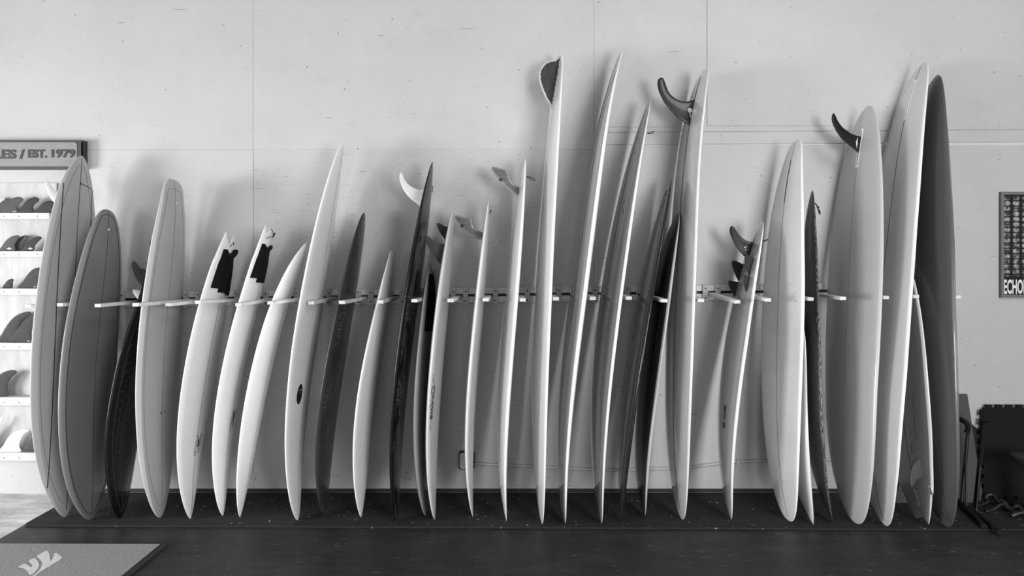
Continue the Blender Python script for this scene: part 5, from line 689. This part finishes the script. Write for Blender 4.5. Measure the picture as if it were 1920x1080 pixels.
for k, (s0, s1) in {26: (.837, .938), 27: (.859, .956)}.items():
    b = B_[k]
    bx = b.patch('fin_box', M_white, R_[k], s0, s1, lambda t: -.012 / b.width(t), lambda t: .012 / b.width(t), -1, .0012, 10, 2)
    b.ribbon('box_slot', M_line_grey if k == 27 else M_dark, bx, s0 + .006, s1 - .006, 0., -1, .005, h=.0018, off=True)
B_[27].ribbon('stringer', M_line, R_[27], .01, .858, 0.0, -1, .003); B_[27].ribbon('stringer', M_line, R_[27], .957, .99, 0.0, -1, .003)
B_[26].ribbon('stringer', M_line_pale if False else M_line_grey, R_[26], .3, .835, 0.0, -1, .0015)
for o_ in (-.022, 0, .022): B_[28].ribbon('stringer', M_line, R_[28], .015, .985, o_ - .03, -1, .004, off=True)
B_[28].line('scratch', M_line, R_[28], [(.645, -.3), (.63, .0), (.62, .15), (.60, -.2), (.625, -.42)], -1, .003)
# fish: stringer, handwriting, fin boxes
b, rt = B_[29], R_[29]
b.ribbon('stringer', M_line, rt, .19, .95, -.035, -1, .0025, off=True)
for (s0, s1, o_) in ((.047, .112, -.018), (.10, .145, -.165), (.10, .145, .165)):
    wdt = .008
    bx = b.patch('fin_box', M_box, rt, s0, s1, lambda t: (o_ - wdt) / b.width(t), lambda t: (o_ + wdt) / b.width(t), -1, .0012, 6, 2)
    b.ribbon('box_slot', M_line, bx, s0 + .005, s1 - .005, o_, -1, .006, h=.0018, off=True, n=10)
hand = []
for i in range(26):
    t = .47 - i * .0035; hand.append((t, -.56 - .015 * math.sin(i * 1.7)))
b.line('handwriting', M_line, rt, hand, -1, .0022)
b.line('handwriting', M_line, rt, [(.38, -.56), (.35, -.54), (.335, -.52), (.33, -.38), (.315, -.34), (.305, -.45), (.325, -.54), (.31, -.60), (.30, -.52)], -1, .0022)
b.line('handwriting', M_line, rt, [(.295, -.50), (.288, -.36), (.27, -.30), (.255, -.36), (.262, -.50), (.275, -.42), (.262, -.30), (.25, -.34), (.24, -.30)], -1, .0022)
# marks on fins
def fin_mark(k, i, pts, m, name='fin_logo', side=-1):
    f = DATA['fins'][str(k)][i]; pos = f['pos']; th = f['th']
    y0, y1 = side * (th / 2 - .003), side * (th / 2 + .0008)
    G().prism(pts, lambda a, c, s: pos(a, c, (y0, y1)[s])).add(name, m, f['obj'])
for k, i, box in ((26, 0, (.30, .20)), (22, 0, (.32, .22)), (21, 0, (.34, .16)), (14, 0, (.5, .72)), (15, 0, (.5, .68)), (29, 0, (.62, .12))):
    f = DATA['fins'][str(k)][i]; X = [p[0] for p in f['poly']]; Y = [p[1] for p in f['poly']]
    x0, x1, y0, y1 = min(X), max(X), min(Y), max(Y)
    px = x0 + (x1 - x0) * box[0]; py = y0 + (y1 - y0) * box[1]
    if k in (26,):
        fin_mark(k, i, [(px - .035, py + .004), (px - .015, py + .002), (px - .004, py - .002), (px + .006, py + .004), (px + .018, py - .001), (px + .04, py), (px + .018, py + .006), (px + .006, py + .013), (px - .006, py + .008), (px - .016, py + .008)], M_white)
    elif k == 22:
        for dx, dy, s_ in ((-.015, .012, .010), (.0, .016, .013), (.014, .010, .008), (.004, .0, .006), (-.01, -.002, .005)):
            fin_mark(k, i, [(px + dx, py + dy), (px + dx + s_, py + dy + .003), (px + dx + s_ * .8, py + dy + s_), (px + dx + .003, py + dy + s_ * .7)], M_white)
    elif k == 21:
        pts = []
        for t in range(24):
            a = 2 * PI * t / 24; r_ = .018 * (1 if t % 2 else .84); pts.append((px + r_ * math.cos(a), py + r_ * math.sin(a)))
        fin_mark(k, i, pts, M_box)
        fin_mark(k, i, [(px - .018, py - .003), (px - .018, py + .004), (px - .045, py - .004), (px - .062, py - .018), (px - .045, py - .010)], M_box)
    elif k in (14, 15):
        fin_mark(k, i, [(px + .012, py - .012), (px + .026, py - .004), (px + .022, py + .012), (px + .006, py + .016), (px, py + .002)], M_walnut)
    else:
        fin_mark(k, i, [(px, py), (px + .012, py + .002), (px + .012, py + .012), (px, py + .01)], M_white)

# ================================================================ wooden rack
ra, rb = DATA['rail']; slope = (rb[2] - ra[2]) / (rb[0] - ra[0])
rack = empty('board_rack', (0, 0, ra[2]), 'long wooden rack of pegs on two rails screwed to the wall', 'rack')
def rz(x): return ra[2] + slope * (x - ra[0])
def sbox(x0, x1, y0, y1, dz0, dz1):
    z = lambda x, d: rz(x) - ra[2] + d
    return G().hexa([(x0, y0, z(x0, dz0)), (x1, y0, z(x1, dz0)), (x0, y1, z(x0, dz0)), (x1, y1, z(x1, dz0)),
                     (x0, y0, z(x0, dz1)), (x1, y0, z(x1, dz1)), (x0, y1, z(x0, dz1)), (x1, y1, z(x1, dz1))])
sbox(ra[0], rb[0], -.024, -.0045, -.042, 0).add('rail', M_pine_rail, rack, bevel=.0015, seg=1)
sbox(ra[0], rb[0], -.024, -.0045, -.104, -.061).add('rail', M_pine_rail, rack, bevel=.0015, seg=1)
sbox(ra[0], rb[0], -.010, -.0045, -.061, -.042).add('rail_gap_shade', M_dark, rack)  # near-black strip puts the shade of the rail gap in as colour
for pg in DATA['pegs']:
    b0, t0 = pg['b'], pg['t']; zb = rz(b0[0]) - .062; zt = t0[2]
    zt = zb + max(-.05, min(.03, zt - zb))
    hw, hh = .019, .0105
    c = []
    for z in (-hh, hh):
        for (x, y, zz) in ((b0[0], -.012, zb), (t0[0], t0[1], zt)):
            pass
    P = lambda p, zc, sx, sz: (p[0] + sx * hw, p[1], zc - ra[2] + sz * hh)
    bb_ = (b0[0], -.012); tt_ = (t0[0], t0[1])
    c = [P(tt_, zt, -1, -1), P(tt_, zt, 1, -1), P(bb_, zb, -1, -1), P(bb_, zb, 1, -1), P(tt_, zt, -1, 1), P(tt_, zt, 1, 1), P(bb_, zb, -1, 1), P(bb_, zb, 1, 1)]
    G().hexa(c).add('peg', M_peg, rack, bevel=.0015, seg=1)
    for sg in (-1, 1):
        xx = b0[0] + sg * .044
        cl = sbox(xx - .019, xx + .019, -.042, -.0245, -.112, .004).add('cleat', M_pine_cleat, rack, bevel=.0015, seg=1)
        z0_ = rz(xx) - ra[2]
        for dz_ in (.022, .088): G().cyl((xx, -.0415, z0_ - dz_), (0, -1, 0), .0055, .0015, 10).add('screw', M_dark, cl)

# ================================================================ fin shelves and sign at the left
D1 = 4.31
def fx(u, d=D1): return (u - 960) * d / F
def fz(v, d=D1): return H - (v - V0) * d / F
xr = fx(92)
sh = empty('fin_shelf', (-4.0, -.01, 0), 'pale wooden shelf unit holding loose surfboard fins, left edge', 'shelf')
off = (-4.0, -.01, 0)
G().box(-5.2, wx(108), -.0105, -.0015, fz(864), wz(343.5)).add('backing_panel', M_back, sh, off=off)
for v0, v1 in ((399, 411), (470.8, 482), (541, 553), (643, 656), (745, 760), (849, 864)):
    z1, z0 = fz(v0), fz(v1)
    G().box(-5.2, xr, -.075, -.0115, z1 - .018, z1).add('shelf_board', M_shelf, sh, off=off)
    lp = G().box(-5.2, xr + .002, -.09, -.0755, z0, z1).add('shelf_lip', M_shelf, sh, bevel=.0015, seg=1, off=off)
    for u in (8, 36, 70): G().cyl((fx(u), -.0895, z0 + .02), (0, -1, 0), .004, .001, 8).add('nail_head', M_dark, lp, off=off)
FL = {
's1a': ('pale half-hidden fin at the left end of the top shelf', 'pale_fin'), 's1b': ('grey fin tucked behind another on the top shelf', 'grey_fin'),
's1c': ('broad swept grey fin with a white mark on the top shelf', 'grey_fin'), 's1d': ('darkest swept fin with hooked tip on the top shelf', 'side_fin'),
's1e': ('dark fin at the right end of the top shelf, touching the first surfboard', 'side_fin'),
's2a': ('left grey fin with a white bird emblem on the second shelf', 'grey_fin'), 's2b': ('plain grey fin tucked between two others on the second shelf', 'grey_fin'),
's2c': ('right dark fin with a white bird emblem on the second shelf', 'side_fin'), 's3a': ('smallest dark fin, alone on the third shelf', 'side_fin'),
's3b': ('large dark wood-grained fin on the third shelf', 'wood_fin'), 's4a': ('left wood-grained swept fin on the fourth shelf', 'wood_fin'),
's4b': ('right wood-grained fin overlapping another on the fourth shelf', 'wood_fin'), 's5a': ('single hooked grey fin on the fifth shelf', 'wood_fin'),
's6w': ('large white fin with a small black mark on the bottom shelf', 'pale_fin'), 's6d': ('dark fin on the bottom shelf, cut off by the first surfboard', 'grey_fin'),
's6l': ('white fin at the far left of the bottom shelf', 'white_fin')}
M_white_fin2 = mat('white_fin_gloss', .72, .3, .4)
shelf_z = {'1': fz(399), '2': fz(470.8), '3': fz(541), '4': fz(643), '5': fz(745), '6': fz(849)}
for key, (poly, y) in DATA['shelf_fins'].items():
    zs = shelf_z[key[1]] + .0004
    zmin = min(p[1] for p in poly); xm = sum(p[0] for p in poly) / len(poly)
    P = [(a - xm, b - zmin) for a, b in poly]
    Pc = catmull([Vector((a, b, 0)) for a, b in P], 3, True)
    Q = [(p.x, max(p.y, 0)) for p in Pc]
    m = M_white_fin2 if key == 's6w' else FINM[FL[key][1]]
    fo = foil(Q, .009, .007, lambda a, c, h: (a, h, c), 'surfboard_fin', m, loc=(xm, y, zs))
    tag(fo, FL[key][0], 'fin', 'loose fins on the shelves')
    if key in ('s2a', 's2c'):
        x0 = -.035 if key == 's2a' else -.035
        G().prism([(x0 - .018, .016), (x0 - .004, .013), (x0, .009), (x0 + .004, .013), (x0 + .02, .016), (x0 + .008, .019), (x0, .026), (x0 - .006, .019)], lambda a, c, s: (a + .02, (-.0056, -.0040)[s], c)).add('bird_emblem', M_white, fo)
    if key in ('s1c', 's3b', 's4a', 's4b'):
        for j in range(3): G().box(-.01 + j * .008, -.005 + j * .008, -.0056, -.0030, .008, .012).add('fin_mark', M_white, fo)
    if key == 's6w':
        g = G(); g.tube([(.03, -.0045, .015), (.045, -.0045, .03)], .001, 4, 1); g.tube([(.03, -.0045, .028), (.05, -.0045, .018)], .001, 4, 1); g.add('fin_mark', M_dark, fo)

sy = -.07; ds = D + sy
def sx_(u): return (u - 960) * ds / F
def sz_(v): return H - (v - V0) * ds / F
sg_ = empty('shop_sign', (-3.8, -.035, sz_(316)), 'long dark-framed sign reading EST. 1979 above the fin shelves', 'sign')
off = (-3.8, -.035, sz_(316))
X0, X1 = -5.6, sx_(151.5); Z0, Z1 = sz_(316.2), sz_(262.5)
G().box(X0, X1, sy + .004, -.0015, Z1 - .016, Z1).box(X0, X1, sy + .004, -.0015, Z0, Z0 + .017).box(X1 - .025, X1, sy + .004, -.0015, Z0 + .017, Z1 - .016).add('frame', M_sign_frame, sg_, off=off)
xi = sx_(144); r = .02; za, zb_ = Z0 + .017, Z1 - .016
poly = [(X0, za), (xi, za)] + [(xi - r + r * math.sin(t), zb_ - r + r * math.cos(t)) for t in [PI / 2 - i * PI / 12 for i in range(7)]] + [(X0, zb_)]
G().prism(poly, lambda a, c, s: (a, (sy + .001, sy + .03)[s], c)).add('face', M_sign, sg_, off=off)
G().box(xi - .03, X1, sy + .0045, sy + .02, za, zb_).add('corner_fill', M_sign_frame, sg_, off=off)
def words(txt, u0, u1, v0, v1, bold):
    V, Fc = text_mesh(txt, bold * 1.8); n = len(V)
    a0, a1, b0, b1 = sx_(u0), sx_(u1), sz_(v1), sz_(v0)
    vv = [(a0 + x * (a1 - a0), sy - .003, b0 + y * (b1 - b0)) for x, y in V]
    vb = [(a, sy + .0015, c) for a, _, c in vv]
    ed = {}
    for f in Fc:
        for i in range(len(f)):
            e = (f[i], f[(i + 1) % len(f)]); k_ = tuple(sorted(e)); ed.setdefault(k_, []).append(e)
    sides = [(e[0][0], e[0][0] + n, e[0][1] + n, e[0][1]) for e in ed.values() if len(e) == 1]
    o = mk('lettering', [(a - off[0], b - off[1], c - off[2]) for a, b, c in vv + vb], Fc + sides, M_sign_letter, sg_)
words('ES', 3.2, 30.6, 280.4, 297.8, .02); words('A', -16, 1.4, 280.4, 297.8, .02)
words('/', 36.5, 46.2, 280.5, 298, .02); words('EST.', 52.8, 88.2, 280.2, 296, .02); words('1979', 96.8, 141, 279.8, 295.8, .02)

# ================================================================ outlet and conduit
ox, oz = wx(875.5), wz(860.5)
ol = empty('wall_outlet', (ox, -.002, oz), 'old metal double wall socket low on the wall behind a pale surfboard', 'outlet')
hw, hh = .056, .062; c_ = .012
poly = [(-hw + c_, -hh), (hw - c_, -hh), (hw, -hh + c_), (hw, hh - c_), (hw - c_, hh), (-hw + c_, hh), (-hw, hh - c_), (-hw, -hh + c_)]
G().prism(poly, lambda a, c, s: (a, (-.038, 0)[s], c)).add('box', M_dark, ol)
G().prism([(a * .88, c * .9) for a, c in poly], lambda a, c, s: (a, (-.042, -.0385)[s], c)).add('cover_plate', M_box, ol, bevel=.001, seg=1)
for dz in (-.026, .02):
    rc = G().cyl((-.018, -.0425, dz), (0, -1, 0), .019, .003, 20).add('socket', M_box, ol)
    G().box(-.028, -.025, -.0468, -.0457, dz, dz + .011).box(-.014, -.011, -.0468, -.0457, dz, dz + .011).cyl((-.0195, -.0457, dz - .009), (0, -1, 0), .003, .001, 8).add('socket_slot', M_dark, rc)
cd = empty('conduit', DATA['conduit'][0], 'thin painted metal conduit running right along the wall from the outlet', 'conduit')
co = DATA['conduit'][0]
G().tube([Vector(p) for p in DATA['conduit']], .0098, 12, 4).add('pipe', M_wall, cd, smooth=True, off=co)
G().tube([(wx(888.5), -.016, wz(869.5)), (wx(894), -.016, wz(869.6))], .014, 12, 1).add('coupling', M_wall, cd, smooth=True, off=co)
sx0, sz0 = wx(1381), wz(866)
G().box(sx0 - .008, sx0 + .008, -.027, -.0015, sz0 - .013, sz0 + .013).cyl((sx0 + .004, -.002, sz0 + .024), (0, -1, 0), .008, .006, 10).add('strap', M_box, cd, off=co)

# ================================================================ poster at the right
py_ = -.025; dp = D + py_
qx = lambda u: (u - 960) * dp / F
qz = lambda v: H - (v - V0) * dp / F
PX0, PX1, PZ0, PZ1 = qx(1877.5), qx(2010), qz(558), qz(359.5)
po = empty('framed_poster', ((PX0 + PX1) / 2, -.0125, PZ0), 'dark poster in a grey wood frame reading ECHOES on the right wall', 'poster')
off = tuple(po.location)
fw = .021
for nm, bx in (('a', (PX0, PX1, PZ0, PZ0 + fw)), ('b', (PX0, PX1, PZ1 - fw, PZ1)), ('c', (PX0, PX0 + fw, PZ0 + fw, PZ1 - fw)), ('d', (PX1 - fw, PX1, PZ0 + fw, PZ1 - fw))):
    G().box(bx[0], bx[1], py_, -.0015, bx[2], bx[3]).add('frame_bar', M_frame, po, off=off, bevel=.001, seg=1)
def print_fn(nt, p, tc, ntex, ramp, mult):
    N, L = nt.nodes, nt.links
    sp = N.new('ShaderNodeSeparateXYZ'); L.new(tc.outputs['Object'], sp.inputs[0])
    def M(op, a, b=None):
        n = N.new('ShaderNodeMath'); n.operation = op
        for i, s in ((0, a), (1, b)):
            if s is None: continue
            if isinstance(s, (int, float)): n.inputs[i].default_value = s
            else: L.new(s, n.inputs[i])
        return n.outputs[0]
    fx_ = M('SUBTRACT', M('FRACT', M('DIVIDE', M('ADD', sp.outputs[0], 1.033), .0665)), .5)
    fz_ = M('SUBTRACT', M('FRACT', M('DIVIDE', M('ADD', sp.outputs[2], 1.), .0375)), .5)
    d = M('ADD', M('POWER', M('DIVIDE', M('ABSOLUTE', fx_), .36), 3.), M('POWER', M('DIVIDE', M('ABSOLUTE', fz_), .42), 3.))
    mask = M('LESS_THAN', d, 1.)
    sh_ = ramp(ntex(26, (1, 1, 1), 3, .5), [(.42, .02), (.62, .3)])
    hl = M('MULTIPLY', M('SUBTRACT', 1., d), .3)
    top = M('GREATER_THAN', sp.outputs[2], .15)
    c = M('MULTIPLY', M('MULTIPLY', mask, top), M('ADD', sh_, M('MULTIPLY', hl, sh_)))
    L.new(M('ADD', c, .012), p.inputs['Base Color'])
M_print = mat('poster_print', .02, .3, fn=print_fn)
G().box(PX0 + fw, PX1 - fw, -.012, -.0016, PZ0 + fw, PZ1 - fw).add('print', M_print, po, off=off)
V, Fc = text_mesh('ECHOES', .03)
a0, a1, b0, b1 = qx(1884.5), qx(1934), qz(551.5), qz(524)
mk('lettering', [(a0 + x * (a1 - a0) - off[0], -.0128 - off[1], b0 + y * (b1 - b0) - off[2]) for x, y in V], Fc, M_white_ink, po)

# ================================================================ foam tile, boards and stand at the right
ta, tb = Vector(DATA['tile']['a']), Vector(DATA['tile']['b']); hgt = (ta - tb).length
tile_dir = (ta - tb).normalized()
to = (tb.x, tb.y, .0125)
n_t = 9; size = .655; pitch = size / n_t
pts = []
def tooth(p, dx, dz, nx, nz):   # along (dx,dz), outward (nx,nz)
    for s_, o_ in ((.22, 0), (.14, 1), (.86, 1), (.78, 0)):
        pts.append((p[0] + dx * pitch * s_ + nx * o_ * .022, p[1] + dz * pitch * s_ + nz * o_ * .022))
for i in range(n_t): tooth((i * pitch, hgt), 1, 0, 0, 1) if True else None
for i in range(n_t): pass
right = [(size, hgt), (size, .022)]
top = list(pts); pts = []
for i in range(n_t): tooth((size - i * pitch, .022), -1, 0, 0, -1)
bot = list(pts); pts = []
hp = (hgt - .022) / 9
pitch_s = pitch; pitch = hp
for i in range(9): tooth((0, .022 + i * hp), 0, 1, -1, 0)
left = list(pts)
poly = [(0, hgt)] + top + right + bot + [(0, .022)] + left
nrm = Vector((0, -tile_dir.z, tile_dir.y)).normalized()
tl = G().prism(poly, lambda a, c, s: Vector((a, 0, 0)) + tile_dir * c + nrm * ((.007, -.005)[s])).add('foam_floor_tile', M_foam, loc=to)
tag(tl, 'black interlocking foam floor tile with toothed edges, leaning on the right wall', 'foam tile')

pb = G()
xa, xb, xc = (1676 - 960) * 4.2 / F, (1843 - 960) * 4.21 / F, (1814 - 960) * 4.37 / F
xd = (1740 - 960) * 4.37 / F
zt = H - (739 - V0) * 4.37 / F
T_ = .008
c = [(xa, -.20, .013), (xb, -.20, .013), (xa, -.20 + T_, .013), (xb, -.20 + T_, .013), (xd, -.03, zt), (xc, -.03, zt), (xd, -.03 + T_, zt), (xc, -.03 + T_, zt)]
o = pb.hexa(c).add('leaning_board', M_panel, bevel=.002, off=(xa, -.2, .013), loc=(xa, -.2, .013))
tag(o, 'charcoal grey flat board leaning on the wall behind the last surfboards', 'board')
def up(u, v, y): d = D + y; return Vector(((u - 960) * d / F, y, H - (v - V0) * d / F))
P = [up(1814, 792, -.018), up(1824, 796, -.018), up(1834, 806, -.019), up(1845, 820, -.022), up(1846, 920, -.10), up(1825, 915, -.11)]
P = [Vector((p.x, -.016 - .10 * (1 - min(p.z, .5) / .5), p.z)) for p in P]
o0 = P[-1]
g = G(); n = len(P); g.v = [tuple(p - o0) for p in P] + [tuple(p + Vector((0, .006, 0)) - o0) for p in P]
g.f = [tuple(range(n)), tuple(n + i for i in reversed(range(n)))] + [(i, n + i, n + (i + 1) % n, (i + 1) % n) for i in range(n)]
o = g.add('folded_cover', M_cloth, loc=o0); tag(o, 'black folded sheet wedged between the charcoal board and the foam tile', 'cover')

S_ = DATA['stand']; so = S_['upright_a'][0]
st = empty('display_stand', (so[0], so[1], .012), 'black steel tube board stand with padded feet, right of the last surfboard', 'stand')
off = tuple(st.location)
RR = dict(upright_a=.011, grip_a=.016, strut_a=.006, upright_b=.014, strut_b=.006, hook_b=.017, foot_a=.017, foot_b=.016, brace=.004)
NMS = dict(upright_a='upright', grip_a='foam_grip', strut_a='strut', upright_b='upright', strut_b='strut', hook_b='foam_grip', foot_a='foot', foot_b='foot', brace='brace')
for k, pts_ in S_.items():
    P = [Vector(p) for p in pts_]
    for p in P: p.z = max(p.z, .013 + RR[k])
    G().tube(P, RR[k], 10, 4).add(NMS[k], M_steel if RR[k] < .013 else M_foam, st, smooth=True, off=off)
L_ = DATA['lying']; lo = L_['arm_a'][0]
ly = empty('folded_stand', (lo[0] + .1, lo[1], .012), 'black folded stand with curly padded hooks lying on the floor at the right edge', 'stand')
off = tuple(ly.location)
for k, pts_ in L_.items():
    rr = dict(arm_a=.009, arm_b=.011, hook_a=.013, hook_b=.014, bar=.014)[k]
    P = [Vector(p) for p in pts_]
    for p in P: p.z = max(p.z, .013 + rr)
    G().tube(P, rr, 10, 4).add('padded_hook' if 'hook' in k else 'tube_arm', M_steel, ly, smooth=True, off=off)

# stool, only its edge in frame
cx_, cy_ = (1956 - 960) * 3.95 / F, -.45
zs_ = H - (868 - V0) * 3.95 / F
sl = empty('round_stool', (cx_, cy_, 0), 'black round padded stool just entering the frame at the right edge', 'stool')
g = G(); prof = [(0, -.03), (.15, -.03), (.168, -.02), (.172, 0), (.165, .014), (.14, .02), (0, .022)]
n = 32
for r_, z_ in prof:
    for i in range(n): g.v.append((r_ * math.cos(2 * PI * i / n), r_ * math.sin(2 * PI * i / n), zs_ + z_ + .12 * r_ * math.cos(2 * PI * i / n) * -1))
for j in range(len(prof) - 1):
    for i in range(n): g.f.append((j * n + i, j * n + (i + 1) % n, (j + 1) * n + (i + 1) % n, (j + 1) * n + i))
g.add('seat', M_cloth, sl, smooth=True)
G().cyl((0, 0, .05), (0, 0, 1), .03, zs_ - .06, 16).add('post', M_steel, sl, smooth=True)
for i in range(5):
    a = 2 * PI * i / 5 + .6
    G().tube([(0, 0, .08), (.15 * math.cos(a), .15 * math.sin(a), .05), (.2 * math.cos(a), .2 * math.sin(a), .03)], .014, 8, 3).add('leg', M_steel, sl, smooth=True)
